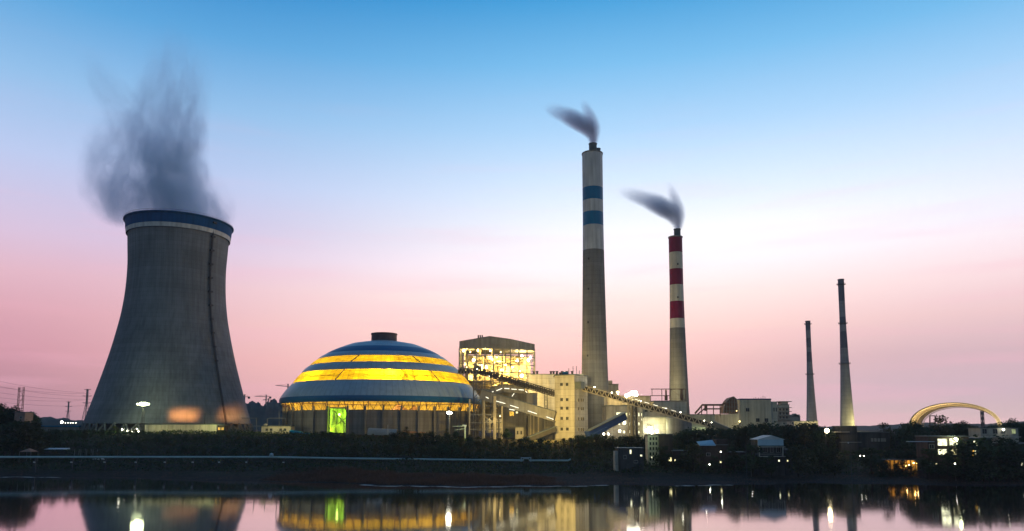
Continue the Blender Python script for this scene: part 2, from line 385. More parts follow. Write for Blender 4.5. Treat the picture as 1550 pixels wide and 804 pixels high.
# ================================================================= COAL DOME
DA = R(-10.05); DC = Vector((461*math.sin(DA), 461*math.cos(DA), 17.0))
D_ = thing('storage_dome', 'great round storage dome striped blue and glowing yellow, with a dark vent drum', 'storage dome', DC)
dprof = [(61.2,34.0),(61.5,37.3),(54.6,46.3),(49.6,52.6),(45.2,57.2),(40.2,61.4),(36.0,64.4),(29.0,68.2),(20.0,71.6),(8.0,73.9)]
def dome_r(zq):
    return lerp_tab([(z_, r) for r, z_ in dprof], zq)
def band(z0, z1, n=5):
    # bulge the straight profile a little between its points
    out = []
    for i in range(n+1):
        zq = z0+(z1-z0)*i/n; out.append((dome_r(zq)+ .5*math.sin(math.pi*i/n), zq))
    return out
zs_ = [p[1] for p in dprof]
def dome_band(name, z0, z1, m, off=0, lab=None):
    o = MB().lathe(DC, [(r+off, z_) for r, z_ in band(z0, z1)], 144).build(name, m, D_, smooth=True, label=lab); return o
def yellow_panel():
    m = bpy.data.materials.new('yellow_translucent_sheet'); m.use_nodes = True; t = NT(m.node_tree)
    oc = t.n('TexCoord').outputs['Object']; sp = t.n('SeparateXYZ', {0: oc})
    a = t.m('MULTIPLY', t.m('ARCTAN2', sp.outputs[1], sp.outputs[0]), 110/(2*math.pi))
    fr = t.m('FRACT', a)
    line = t.n('MapRange', {0: fr, 1: .0, 2: .12, 3: .45, 4: 1.0}).outputs[0]
    frz = t.m('FRACT', t.m('MULTIPLY', sp.outputs[2], .55))
    line = t.m('MULTIPLY', line, t.n('MapRange', {0: frz, 1: .0, 2: .15, 3: .6, 4: 1.0}).outputs[0])
    wn = t.n('TexWhiteNoise', {'Vector': t.n('CombineXYZ', {0: t.m('FLOOR', a), 1: t.m('FLOOR', t.m('MULTIPLY', sp.outputs[2], .55))})}).outputs[0]
    n1 = t.n('TexNoise', {'Vector': oc, 'Scale': .22, 'Detail': 5.0}).outputs[0]
    f = t.m('MULTIPLY', line, t.m('ADD', .72, t.m('MULTIPLY', wn, .22)))
    f = t.m('MULTIPLY', f, t.n('MapRange', {0: n1, 1: .3, 2: .7, 3: .85, 4: 1.15}).outputs[0])
    c = t.mix(1.0, (.98,.70,.015), f, 'MULTIPLY')
    t.n('OutputMaterial', {0: t.n('MixShader', {0: .82, 1: t.n('BsdfPrincipled', {'Base Color': c, 'Roughness': .4}), 2: t.n('BsdfTranslucent', {0: c})})}); return m
M['ypanel'] = yellow_panel()
dome_band('eaves_band', zs_[0], zs_[1], M['roofn'], 0, 'dark blue band along the eaves')
dome_band('roof_band', zs_[1], zs_[2], M['roofb'])
dome_band('lit_panel_band', zs_[2], zs_[3], M['ypanel'], -.15, 'glowing yellow panel band')
dome_band('roof_band', zs_[3], zs_[4], M['roofb'])
dome_band('lit_panel_band', zs_[4], zs_[5], M['ypanel'], -.15, 'glowing yellow panel band')
dome_band('roof_band', zs_[5], zs_[6], M['roofb'])
dome_band('roof_band', zs_[6], zs_[7], M['roofn'], 0, 'dark blue band near the crown')
dome_band('roof_band', zs_[7], zs_[9], M['roofb'])
MB().lathe(DC, [(8.0,73.7),(7.9,78.0),(8.2,78.1),(8.2,78.8),(.05,79.1)], 48).build('vent_drum', M['drum'], D_)
                                    # dark seams that lean across the lit bands
for zA, zB, sh in ((zs_[2], zs_[3], .055), (zs_[4], zs_[5], .06)):
    for px in (512, 660):
        a = az_for(DC, 52, px - (0 if zA < 50 else -12 if px < 577 else 15), zA)
        sb = MB()
        for i in range(6):
            z0, z1 = zA+(zB-zA)*i/6, zA+(zB-zA)*(i+1)/6
            s_ = sh*(1 if px < 577 else -1)
            p0 = (DC.x+(dome_r(z0)+.6)*math.cos(a+s_*i/6*1), DC.y+(dome_r(z0)+.6)*math.sin(a+s_*i/6), z0)
            p1 = (DC.x+(dome_r(z1)+.6)*math.cos(a+s_*(i+1)/6), DC.y+(dome_r(z1)+.6)*math.sin(a+s_*(i+1)/6), z1)
            sb.bar(p0, p1, .4)
        sb.build('roof_seam', M['dsteel'], D_)
WR, WZ = 58.6, 29.6
ga0 = az_for(DC, WR, 499.5, 25); ga1 = az_for(DC, WR, 523.5, 25)
o = MB().lathe(DC, [(WR, 12), (WR, WZ), (WR-.8, WZ), (WR-.8, 12)], 140, a0=ga1, a1=ga0+2*math.pi).build('wall', M['wallc'], D_)
step = R(9.4)
for k in range(-8, 28):
    a = ga1 + .02 + k*step
    if k < 0: a = ga0 - .02 + (k+1)*step
    p = (DC.x+(WR+.7)*math.cos(a), DC.y+(WR+.7)*math.sin(a))
    MB().box((p[0], p[1], (12+31.8)/2), (1.2, 1.0, 19.8), a).build('wall_buttress', M['wallc'], D_)
tb = MB()                                    # roof struts in the open gap under the eaves
nS = 72
for k in range(nS):
    a = 2*math.pi*k/nS; a2 = 2*math.pi*(k+.5)/nS
    f = lambda an, r, z_: (DC.x+r*math.cos(an), DC.y+r*math.sin(an), z_)
    if k % 2 == 0: tb.bar(f(a, WR-.5, WZ), f(a, 60.2, 34.4), .35)
    tb.bar(f(a, WR-.5, WZ), f(a2, 60.4, 34.3), .16); tb.bar(f(a2, 60.4, 34.3), f(a+2*math.pi/nS, WR-.5, WZ), .16)
tb.build('roof_strut', M['rust'], D_)
ib = MB()                                    # lattice of ribs inside the roof, seen through the gap
for k in range(36):
    a = 2*math.pi*k/36
    pts = [(DC.x+(dome_r(zq)-1.4)*math.cos(a), DC.y+(dome_r(zq)-1.4)*math.sin(a), zq) for zq in (34.5,40,46,52,58,64,70)]
    for p0, p1 in zip(pts, pts[1:]): ib.bar(p0, p1, .5)
for zq in (36,40,44,48.5,53,57.5): ib.lathe(DC, [(dome_r(zq)-1.2, zq-.25), (dome_r(zq)-1.2, zq+.25)], 72)
ib.build('roof_rib', M['rust'], D_)
lin_ = MB().lathe(DC, [(dome_r(zq)-.5, zq) for zq in (34.2,37.4,40,43,46.2)], 72)
lin_.build('roof_lining', mat('warm_lining_sheet', (.62,.44,.10), .8, .25, .3, cols=90, rowdark=.3), D_)
MB().lathe(DC, [(57.0, 26.5), (dome_r(34.2)-.9, 34.4)], 72, a0=R(5), a1=R(175)).build('rear_sheeting', bpy.data.materials['warm_lining_sheet'], D_)
MB().lathe(DC, [(WR-1, 16.9), (.1, 17.0)], 60).build('floor', M['coal'], D_)
warm = (1, .74, .26)
for k in range(7):
    a = 2*math.pi*(k+.35)/7
    lamp('interior_light', (DC.x+40*math.cos(a), DC.y+40*math.sin(a), 39), 17000, warm, D_, 1)
for px, zq, rr, pw in ((592, 48.3, 49, 15000), (578, 48.0, 49, 5000), (470, 46, 46, 5000), (640, 45.5, 48, 5000)):
    a = az_for(DC, 53, px, zq)
    lamp('interior_light', (DC.x+rr*math.cos(a), DC.y+rr*math.sin(a), zq), pw, warm, D_, .8)
for px, w_, h_, z_ in ((455, 9, 13, 17), (618, 20, 16.5, 17), (650, 17, 15.5, 17)):
    a = az_for(DC, 56, px, 25); rr = 52-w_*.75
    c = Vector((DC.x+rr*math.cos(a), DC.y+rr*math.sin(a), 17))
    pb = MB(); rnd = random.Random(px)
    pb.lathe(c, [(w_*1.15, 17), (w_*.62, 17+h_*.48), (w_*.3, 17+h_*.75), (.2, 17+h_)], 40)
    pb.v = [v+Vector((rnd.uniform(-.25,.25), rnd.uniform(-.25,.25), rnd.uniform(-.2,.2))) for v in pb.v]
    o = pb.build('coal_heap', M['coal'] if px < 600 else mat('brown_ore', (.32,.17,.09), .95, .3, .3, bump=.5), smooth=True)
    tag(o, {455: 'dark coal heap at the left behind the dome wall', 618: 'brown conical heap inside the dome, left of its twin', 650: 'brown conical heap inside the dome, nearest the flood lamp'}[px], 'coal heap')
# green-lit doorway bay
gb = MB(); am = (ga0+ga1)/2
f = lambda an, r, z_: Vector((DC.x+r*math.cos(an), DC.y+r*math.sin(an), z_))
gbm = mat('green_lit_concrete', (.45,.45,.42), .9, .2, .4)
gb.add([f(ga0, 52, 17), f(ga1, 52, 17), f(ga1, 52, 30.5), f(ga0, 52, 30.5), f(ga0, WR, 17), f(ga1, WR, 17), f(ga1, WR, 30.5), f(ga0, WR, 30.5)], [(0,1,2,3), (4,0,3,7), (1,5,6,2), (3,2,6,7), (0,4,5,1)])
gb.build('loading_bay', gbm, D_)
gb = MB()
gb.bar(f(ga0+.02, 56, 29), f(ga1-.02, 57, 22), .7); gb.bar(f(ga0+.02, 57, 20), f(ga1-.03, 55, 25), .5)
gb.bar(f(am, 55, 17), f(am, 55, 30), .35); gb.bar(f(ga0+.03, 54, 17), f(ga0+.05, 56, 27), .5); gb.bar(f(ga1-.03, 57, 17), f(ga1-.06, 55, 29), .3)
gb.bar(f(ga0, 58.9, 30.6), f(ga1, 58.9, 30.6), .7)
gb.build('bay_steelwork', M['steel'], D_)
lamp('bay_light', f(am+.01, 57.0, 27.2), 2600, (.46, 1, .02), D_, .35)
lamp('bay_light', f(am-.01, 57.3, 19.5), 1900, (.62, 1, .02), D_, .35)
MB().ball(f(am+.008, 57.8, 27.0), .55).build('bay_lamp', glow('green_lamp_glass', (.75,1,.2), 12), D_)

# ================================================================= CHIMNEYS
def chimney(name, label, pxt, pxb, D, yt, yb, rt, rb_, bands, base_mat, flues=(), rings=(), n=64):
    base = PG(pxb, D, 17); top = P(pxt, yt, D)
    c = Vector((base.x, D, 17)); th = thing(name, label, 'chimney', c)
    ztop, zlow = top.z, ZY(yb, D)
    def rad(z_):
        f_ = (z_-17)/(ztop-17); return rt + (rb_-rt)*max(0, 1-f_/.78)**1.45
    zz = [ZY(y, D) for y, m in bands] + [12.0]
    for (y, m), z1, z0 in zip(bands, zz, zz[1:]):
        k = max(2, int((z1-z0)/8)); nm = 'shaft' if m == base_mat else 'painted_band'
        o = MB().lathe(c, [(rad(z0+(z1-z0)*i/k), z0+(z1-z0)*i/k) for i in range(k+1)], n).build(nm, M[m], th); smooth_angle(o)
    MB().lathe(c, [(rt, ztop-.8), (rt+.35, ztop-.6), (rt+.35, ztop+.1), (rt-.1, ztop+.15), (rt-.6, ztop+.12), (.05, ztop-.3)], n).build('cap_ring', M['steel'], th)
    for y in rings:
        z_ = ZY(y, D); r_ = rad(z_)
        rb2 = MB().lathe(c, [(r_, z_-.3), (r_+1.3, z_-.1), (r_+1.3, z_+.1), (r_, z_+.1)], 40); rb2.lathe(c, [(r_+1.3, z_+1.1), (r_+1.3, z_+1.3)], 40)
        for k in range(20):
            a = 2*math.pi*k/20; rb2.bar((c.x+(r_+1.3)*math.cos(a), c.y+(r_+1.3)*math.sin(a), z_), (c.x+(r_+1.3)*math.cos(a), c.y+(r_+1.3)*math.sin(a), z_+1.2), .12)
        rb2.build('walkway_ring', M['dsteel'], th)
    for fx, fy, r_, dy in flues:
        q = P(fx, fy, D); fo = MB().lathe((q.x, D+dy), [(r_, ztop-.2), (r_, q.z-.5), (r_+.25, q.z-.4), (r_+.25, q.z), (r_-.3, q.z), (r_-.3, q.z-4)], 32).build('flue', M['slate'], th); smooth_angle(fo)
    return th, c, rad, ztop
ch1 = chimney('smokestack', 'tallest smokestack, with two blue bands on white above bare concrete', 899.7, 901.3, 520, 233, 650, 7.5, 10.4,
    [(233,'white'),(286,'bluep'),(305,'white'),(323,'bluep'),(343,'white'),(380,'stackc')], 'stackc', flues=[(897,219,2.9,-1.5),(905.5,223.5,1.9,2.2)])
ch2 = chimney('smokestack', 'smokestack with three crimson bands and one smoking flue', 1025.8, 1029, 500, 359, 650, 4.7, 7.4,
    [(359,'redp'),(383,'cream'),(408,'redp'),(432,'cream'),(457,'redp'),(483,'cream'),(497,'stackc')], 'stackc', flues=[(1025,347,2.3,0)])
ch3 = chimney('smokestack', 'shorter thin grey chimney standing between the office block and its taller twin', 1224.5, 1229.5, 900, 486, 640, 2.9, 7.0,
    [(486,'darkst'),(500,'greyst'),(512,'darkst'),(526,'greyst'),(533,'darkst'),(548,'greyst')], 'greyst', rings=(491,567), n=32)
ch4 = chimney('smokestack', 'tall plain chimney farthest right, its foot lit yellow', 1275.5, 1283.2, 750, 423, 645, 3.0, 7.2,
    [(423,'darkst'),(456,'greyst'),(480,'darkst'),(492,'greyst'),(502,'darkst'),(527,'greyst')], 'greyst', rings=(431,490,551), n=40)
for y in (395, 440, 490, 540):
    z_ = ZY(y, 520); a = az_for(ch1[1], 8, 891, z_); r_ = ch1[2](z_)+.3
    MB().box((ch1[1].x+r_*math.cos(a), ch1[1].y+r_*math.sin(a), z_), (.6, .8, 1.4), a).build('beacon', M['dsteel'], ch1[0])
for y in (402, 452):
    z_ = ZY(y, 500); a = az_for(ch2[1], 5, 1026, z_); r_ = ch2[2](z_)+.3
    MB().box((ch2[1].x+r_*math.cos(a), ch2[1].y+r_*math.sin(a), z_), (.6, .8, 1.2), a).build('beacon', M['dsteel'], ch2[0])

# ================================================================= STEAM AND SMOKE
def plume(name, label, D, y0, y1, lobes, dens, colr, nscale=3.0, vox=1.6, thin=1.0, streakz=1.2, clo=.25, chi=1.45, cat='smoke plume'):
    """lobes: list of [(py, px, halfwidth px, density)] read bottom to top; density is a function of height"""
    org = P(lobes[0][0][1], y0, D); H = ZY(y1, D) - ZY(y0, D); mpp = D/F
    th = MB()
    L = []
    for lb_ in lobes:
        tab = []
        for (py, px, hw, d) in lb_:
            q = P(px, py, D); tab.append((q.z-org.z, q.x-org.x, hw*mpp*1.02, d))
        L.append(tab)
        vs, fs, n = [], [], 20
        k = 24
        for i in range(k+1):
            zq = tab[0][0]+(tab[-1][0]-tab[0][0])*i/k
            cxq = lerp_tab([(a[0], a[1]) for a in tab], zq); r_ = lerp_tab([(a[0], a[2]) for a in tab], zq)*1.02
            vs += [(cxq+r_*math.cos(2*math.pi*j/n), r_*thin*math.sin(2*math.pi*j/n), zq) for j in range(n)]
        fs = [(i*n+j, i*n+(j+1)%n, (i+1)*n+(j+1)%n, (i+1)*n+j) for i in range(k) for j in range(n)] + [tuple(range(n-1,-1,-1)), tuple(k*n+j for j in range(n))]
        th.add(vs, fs)
    m = bpy.data.materials.new(name+'_vapour'); m.use_nodes = True; t = NT(m.node_tree)
    oc = t.n('TexCoord').outputs['Object']
    warp = t.n('TexNoise', {'Vector': t.n('Mapping', {0: oc, 3: (1, 1, .5)}).outputs[0], 'Scale': nscale*.22/mpp/10, 'Detail': 2.0})
    sp = t.n('SeparateXYZ', {0: oc}); wsep = t.n('SeparateColor', {0: warp.outputs[1]})
    X, Y, Z = sp.outputs; tot = None
    for i, tab in enumerate(L):
        z0, z1 = tab[0][0], tab[-1][0]
        tt = t.n('MapRange', {0: Z, 1: z0, 2: z1, 3: 0.0, 4: 1.0}).outputs[0]
        def curve(idx):
            lo = min(a[idx] for a in tab); hi = max(a[idx] for a in tab)
            if hi-lo < 1e-6: hi = lo+1e-3
            cv = t.n('FloatCurve', {'Value': tt}); c0 = cv.mapping.curves[0]
            pts = [((a[0]-z0)/(z1-z0), (a[idx]-lo)/(hi-lo)) for a in tab]
            c0.points[0].location = pts[0]; c0.points[1].location = pts[-1]
            for p in pts[1:-1]: c0.points.new(*p)
            cv.mapping.update()
            return t.m('MULTIPLY_ADD', cv.outputs[0], hi-lo, lo)
        cc, ww, dd = curve(1), curve(2), curve(3)
        q = t.m('DIVIDE', t.m('SUBTRACT', X, cc), ww); qy = t.m('DIVIDE', Y, t.m('MULTIPLY', ww, thin))
        nv = t.n('CombineXYZ', {0: t.m('ADD', q, t.m('MULTIPLY', wsep.outputs[0], .8)), 1: qy, 2: t.m('MULTIPLY', tt, streakz)})
        ns = t.n('TexNoise', {'Vector': nv.outputs[0], 'Scale': nscale, 'Detail': 3.0, 'Roughness': .55}).outputs[0]
        sn = t.n('MapRange', {0: ns, 1: .34, 2: .66, 3: clo, 4: chi}).outputs[0]
        r2 = t.m('ADD', t.m('MULTIPLY', q, q), t.m('MULTIPLY', qy, qy))
        r2 = t.m('ADD', r2, t.m('MULTIPLY', t.m('SUBTRACT', wsep.outputs[1], .5), .9))
        fall = t.m('SUBTRACT', 1.0, r2, clamp=True)
        fall = t.m('POWER', fall, 1.3)
        edge0 = t.n('MapRange', {0: tt, 1: 0.0, 2: .04, 3: 0.0, 4: 1.0}).outputs[0] if tab[0][0] > 2 or i else 1.0
        dn = t.m('MULTIPLY', t.m('MULTIPLY', fall, dd), t.m('MULTIPLY', sn, edge0))
        tot = dn if tot is None else t.m('ADD', tot, dn)
    pv = t.n('VolumePrincipled', {'Color': (*colr, 1), 'Density': t.m('MULTIPLY', tot, dens), 'Anisotropy': .5})
    nd = t.n('OutputMaterial'); t.nt.links.new(pv.outputs[0], nd.inputs['Volume'])
    me = bpy.data.meshes.new(name); me.from_pydata(th.v, [], th.f); o = bpy.data.objects.new(name, me)
    COL.objects.link(o)
    md = o.modifiers.new('union', 'REMESH'); md.mode = 'VOXEL'; md.voxel_size = vox
    dg = bpy.context.evaluated_depsgraph_get(); dg.update()
    me2 = bpy.data.meshes.new_from_object(o.evaluated_get(dg)); o.modifiers.clear(); o.data = me2; me2.name = name
    me2.materials.clear(); me2.materials.append(m)
    o.location = org; return tag(o, label, cat)
plume('steam_plume', 'broad ragged steam plume pouring out of the cooling tower', TD, 342, 30, [
    [(342,276,62,1),(328,275,76,1),(308,268,74,1),(280,260,68,1),(250,254,66,.95),(220,250,64,.8),(190,250,64,.6),(160,253,60,.42),(125,258,54,.25),(90,262,46,.13),(60,264,36,.06),(30,264,24,0)],
    [(345,180,14,.2),(335,182,34,.5),(315,184,52,.7),(290,184,62,.7),(260,184,64,.55),(230,184,60,.36),(200,184,52,.18),(165,182,36,.0)],
    [(250,240,34,.0),(210,214,44,.22),(170,190,44,.20),(130,165,40,.13),(100,145,28,.07),(70,128,16,0)],
    [(338,338,16,.35),(318,336,26,.28),(290,324,30,.14),(260,314,22,0)],
    [(270,268,24,.1),(235,276,30,.7),(200,284,32,.7),(160,290,32,.40),(120,296,30,.16),(85,302,22,.05),(60,306,12,0)]],
    .08, (.66,.85,1.0), nscale=3.0, vox=2.4, streakz=1.0, clo=.02, chi=1.9)
plume('smoke_plume', 'small forked smoke trail above the blue-banded smokestack', 520, 221, 150, [
    [(221,897,6,1),(210,896,9,1),(200,891,15,1),(190,882,22,.85),(182,871,26,.7),(174,857,26,.45),(166,844,22,.18),(158,832,12,0)],
    [(221,898,6,1),(205,899,10,.9),(190,898,12,.75),(175,893,12,.55),(162,887,10,.25),(150,882,6,0)]],
    .36, (.66,.70,.82), nscale=1.1, vox=1.0, clo=.55, chi=1.3)
plume('smoke_plume', 'small forked smoke trail above the crimson-banded smokestack', 500, 349, 268, [
    [(349,1025.5,5.5,1),(338,1023,10,1),(328,1017,17,1),(318,1007,25,.85),(309,994,29,.65),(300,977,29,.38),(292,960,24,.14),(284,944,13,0)],
    [(349,1026.5,5.5,1),(335,1028,9,.9),(318,1027,11,.75),(303,1022,11,.55),(288,1017,9,.22),(274,1011,5,0)]],
    .36, (.60,.70,.85), nscale=1.1, vox=1.0, clo=.55, chi=1.3)
# ================================================================= PLANT BUILDINGS
def window(mb_parent, c, w_, h_, rz, m, deep=.25, name='window', bars=2):
    """a glazed opening set 5 cm proud, with frame bars; c = centre on the wall face"""
    d = Vector((math.sin(rz), -math.cos(rz), 0)); s_ = Vector((math.cos(rz), math.sin(rz), 0))
    b = MB(); b.box(Vector(c)+d*.03, (w_, .06, h_), rz)
    o = b.build(name, m, mb_parent)
    b = MB()
    for q in (-1, 1):
        b.box(Vector(c)+d*.10+s_*q*w_/2, (.14, .2, h_+.14), rz)
        b.box(Vector(c)+d*.11+Vector((0,0,q*h_/2)), (w_-.14, .2, .14), rz)
    for k in range(1, bars): b.box(Vector(c)+d*.085+s_*(k/bars-.5)*w_, (.07, .12, h_-.14), rz)
    b.build('frame', M['frame'], o)
    return o
def block(name, label, cat, pxa, pxb, D, ytop, m='beige', depth=15, rz=0, zbot=None, parapet=.0, roof='slate'):
    """box building whose front runs from column pxa to pxb at depth D; returns thing, left front, right front, top"""
    zt_ = ZY(ytop, D); A = PG(pxa, D, 20); B = PG(pxb, D + math.tan(rz)*0, 20)
    A = Vector((A.x, D, 0)); Bx = B.x; L = (Bx-A.x)
    zb = (zbot if zbot is not None else ground(A.x+L/2, D)-.5)
    th = thing(name, label, cat, (A.x+L/2, D, zb))
    b = MB(); b.box((A.x+L/2, D+depth/2, (zb+zt_)/2), (L, depth, zt_-zb)); b.build('wall', M[m], th)
    b = MB(); b.box((A.x+L/2, D+depth/2, zt_+.2), (L+.5, depth+.5, .4))
    if parapet:
        for x0 in (-L/2, L/2): b.box((A.x+L/2+x0, D+depth/2, zt_+.4+parapet/2), (.25, depth, parapet))
        b.box((A.x+L/2, D, zt_+.4+parapet/2), (L-.3, .25, parapet))
    b.build('roof', M[roof], th)
    return th, A.x, Bx, zt_, zb
def face_windows(th, D, rows, cols, w_, h_, mats, rnd, skip=0.0):
    for y in rows:
        for px in cols:
            if rnd.random() < skip: continue
            p = P(px, y, D); window(th, (p.x, D, p.z), w_, h_, 0, M[rnd.choice(mats)])
rnd = random.Random(7)
# ---- boiler house
BD = 520
A = P(695, 560, BD).x; B = P(773, 560, BD).x; C_ = P(809.5, 560, 536).x
poly = [(A, BD), (B, BD+1), (C_, BD+16), (C_, BD+42), (A, BD+42)]
bh = thing('boiler_house', 'tall open steel boiler house ablaze with yellow lamps under a grey cap', 'boiler house', (0, BD, 17))
zc0 = ZY(527.5, BD)
zlev = [(516.5,BD),(512.5,BD),(521,BD+16),(517,BD+42),(513,BD+42)]
tops = [ZY(y, d) for y, d in zlev]
apexx = P(741, 510, BD).x; apz = ZY(508.5, BD)
poly6 = [(A, BD), (apexx, BD+.5), (B, BD+1), (C_, BD+16), (C_, BD+42), (A, BD+42)]
t6 = [ZY(516.5,BD), apz, ZY(512.8,BD), ZY(521,BD+16), ZY(521,BD+16)+1, ZY(516.5,BD)]
b = MB(); n6 = 6
vs = [Vector((x, y, zc0-(0 if y < BD+10 else 0))) for x, y in poly6] + [Vector((poly6[i][0], poly6[i][1], t6[i])) for i in range(6)]
b.add(vs, [tuple(range(5,-1,-1))] + [(i, (i+1)%6, 6+(i+1)%6, 6+i) for i in range(6)] + [(6,7,10,11), (7,8,9,10)])
b.build('roof_cap', M['grey'], bh)
b = MB()
for px in (724, 727, 730): q = P(px, 510, BD+4); b.tube([(q.x, BD+4, q.z-1.5), (q.x, BD+4, q.z+1.3)], .5, 8)
b.build('roof_vents', M['dsteel'], bh)
levels = [17+i*6.1 for i in range(10)] + [zc0]
edge = [Vector((x, y, 0)) for x, y in poly]
def along(a, b_, k): return [a.lerp(b_, i/k) for i in range(k+1)]
faces = [(edge[0], edge[1], 6), (edge[1], edge[2], 3), (edge[2], edge[3], 3), (edge[3], edge[4], 6), (edge[4], edge[0], 4)]
b = MB()
for (p0, p1, k) in faces:
    pts = along(p0, p1, k)
    for p in pts[:-1]: b.box((p.x, p.y, (13+zc0)/2), (.75, .75, zc0-13))
b.build('columns', M['steel'], bh)
b = MB()
for (p0, p1, k) in faces:
    for z_ in levels[:-1]: b.bar(p0+Vector((0,0,z_+6)), p1+Vector((0,0,z_+6)), .45, .6)
b.build('floor_beams', M['steel'], bh)
for (p0, p1, k) in faces:
    pts = along(p0, p1, k)
    for i in range(k):
        for j in range(0, len(levels)-2, 1):
            if rnd.random() < .6:
                a_, c_ = pts[i], pts[i+1]
                if rnd.random() < .5: a_, c_ = c_, a_
                MB().bar(a_+Vector((0,0,levels[j])), c_+Vector((0,0,levels[j]+ (12 if rnd.random()<.3 and j < len(levels)-3 else 6))), .3).build('brace', M['steel'], bh)
mb = mat('lagged_boiler_casing', (.42,.36,.22), .7, .35, .25, rows=3, rowdark=.25)
M['lag'] = mb
b = MB(); b.box(((A+B)/2+3, BD+24, (17+zc0-3)/2), (24, 22, zc0-22))
b.box(((A+B)/2-8, BD+19, 62), (9, 12, 14)); b.box(((A+B)/2+14, BD+16, 54), (8, 10, 22)); b.box(((A+B)/2+16, BD+18, 68), (10, 8, 5))
b.build('boiler', mb, bh)
b = MB()
for k in range(48):
    x0 = rnd.uniform(A+2, B+8); y0 = BD + rnd.uniform(3, 14); z0 = rnd.uniform(30, 72)
    if rnd.random() < .5: b.tube([(x0, y0, z0), (x0, y0, z0+rnd.uniform(5, 16))], rnd.uniform(.3, 1.0), 8)
    else: b.tube([(x0, y0, z0), (min(B+10, x0+rnd.uniform(6, 18)), y0, z0)], rnd.uniform(.3, 1.1), 8)
b.build('pipework', mb, bh)
b = MB()
for z_ in levels[2:-1]:
    if rnd.random() < .85:
        xa, xb = sorted((rnd.uniform(A, A+12), rnd.uniform(B-12, B+10)))
        b.box(((xa+xb)/2, BD+6.5, z_+5.9), (xb-xa, 11, .18))
        for r_ in (.55, 1.1): b.bar((xa, BD+1.2, z_+6+r_), (xb, BD+1.2, z_+6+r_), .1)
b.build('gratings', M['steel'], bh)
warmL = (1, .70, .24)
spots = [(702,531),(724,521.5+9),(734,527),(742,531),(773,525.5),(796,529.5),(704,551),(712,533),(717,545),(752,541),(765,552),(783,546),(790,540),(799,545),(803,541),
   (736,556),(728,552),(722,560),(745,562),(760,560),(772,566),(783,572),(790,569),(797,572),(803,569),(768,575),(755,572),(741,570),(730,566),(713,560),(707,556),(786,563),(776,556),(748,549),(758,533),(781,531)]
for i, (px, py) in enumerate(spots):
    q = P(px, py, BD + (rnd.uniform(2, 9) if px < 772 else 18)); r_ = rnd.choice((.5,.7,.9,1.15))
    MB().ball(q, r_, 8).build('floodlamp', M['lampY'] if rnd.random() < .75 else M['lampW'], bh)
b = MB()
for (x0, x1, z0, z1, y0) in ((A+2, A+13, 44, 75, 34), (A+11, A+24, 36, zc0-3, 25), (A+23, B+1, 34, zc0-5, 20), (B-1, C_-3, 34, 74, 32)):
    b.box(((x0+x1)/2, BD+y0, (z0+z1)/2), (x1-x0, .4, z1-z0))
b.build('inner_cladding', mb, bh)
for k in range(6):
    q = P(712+k*16, 570-(k%3)*14, BD+6+ (14 if k > 3 else 0)); lamp('floodlight', q, 19000, (1,.64,.17), bh, .8)
for (px, py, dy, pw) in ((706,534,6,4200),(706,553,6,4200),(735,530,4,3200),(755,548,4,3600),(772,565,5,5200),(795,545,20,4200),(798,570,16,5200),(735,565,4,4200),(785,530,12,2600),(715,575,5,3000),(750,578,6,3500)):
    lamp('floodlight', P(px, py, BD+dy), pw*3.6, (1,.66,.18), bh, .8)
# ---- turbine hall behind the lift tower
th, xa, xb, zt_, zb = block('turbine_hall', 'long pale hall lit yellow beside the boiler house', 'industrial hall', 800, 884, 500, 567, 'conc', 26)
for px in (808,813,834,838,843,851,858,866):
    b = MB(); q = P(px, 566, 506); b.tube([(q.x, 506, zt_), (q.x, 506, zt_+2.2)], .7, 8); b.tube([(q.x, 506, zt_+2.2), (q.x, 506, zt_+2.8)], 1.0, 8)
    b.build('roof_cowl', M['dsteel'], th)
for px in (812, 822, 832): q = P(px, 600, 499); MB().box((q.x, 499.6, (zb+zt_-4)/2), (.6, .8, zt_-4-zb)).build('pilaster', M['conc'], th)
lamp('wall_light', P(805, 585, 486), 12000, warmL, th, .8); lamp('wall_light', P(826, 606, 480), 16000, warmL, th, .8)
lamp('wall_light', P(792, 590, 487), 11000, warmL, th, .8)
# ---- lift (stair) tower
LT = thing('lift_tower', 'pale concrete lift tower lit yellow, five rows of small paired windows', 'tower building', (P(862,650,400).x, 400, 17))
pA = P(839.7, 620, 404); pB = P(869.7, 620, 400); pC = P(889.6, 620, 411)
zt_ = ZY(568, 400)
foot = [(pA.x, 404), (pB.x, 400), (pC.x, 411), (pC.x-9.5, 416), (pA.x+1, 416)]
MB().prism(foot, 11, zt_).build('wall', M['conc'], LT)
b = MB()
b.prism([(pA.x-.3, 403.7), (pB.x, 399.6), (pC.x+.4, 410.9), (pC.x-9.6, 416.4), (pA.x, 416.4)], zt_+.002, zt_+.5); b.build('roof', M['slate'], LT)
def on_face(p0, p1, px, py):   # point on the wall plane p0-p1 seen at px,py
    d0, d1 = p0.y, p1.y
    lo, hi = 0., 1.
    for _ in range(30):
        m_ = (lo+hi)/2; q = Q(Vector((p0.x+(p1.x-p0.x)*m_, d0+(d1-d0)*m_, 30)))[0]
        if q < px: lo = m_
        else: hi = m_
    D_2 = d0+(d1-d0)*m_; return Vector((p0.x+(p1.x-p0.x)*m_, D_2, ZY(py, D_2)))
rzA = math.atan2(pB.y-pA.y, pB.x-pA.x); rzB = math.atan2(pC.y-pB.y, pC.x-pB.x)
for py in (582, 605, 618, 633.5, 649.5):
    for px in (850.2, 858.7): window(LT, on_face(pA, pB, px, py), 1.5, 1.7, rzA, M['glass'])
    for px in (875.4, 879.8, 882.6): window(LT, on_face(pB, pC, px, py+.7), 1.2, 1.7, rzB, M['glass'])
b = MB()
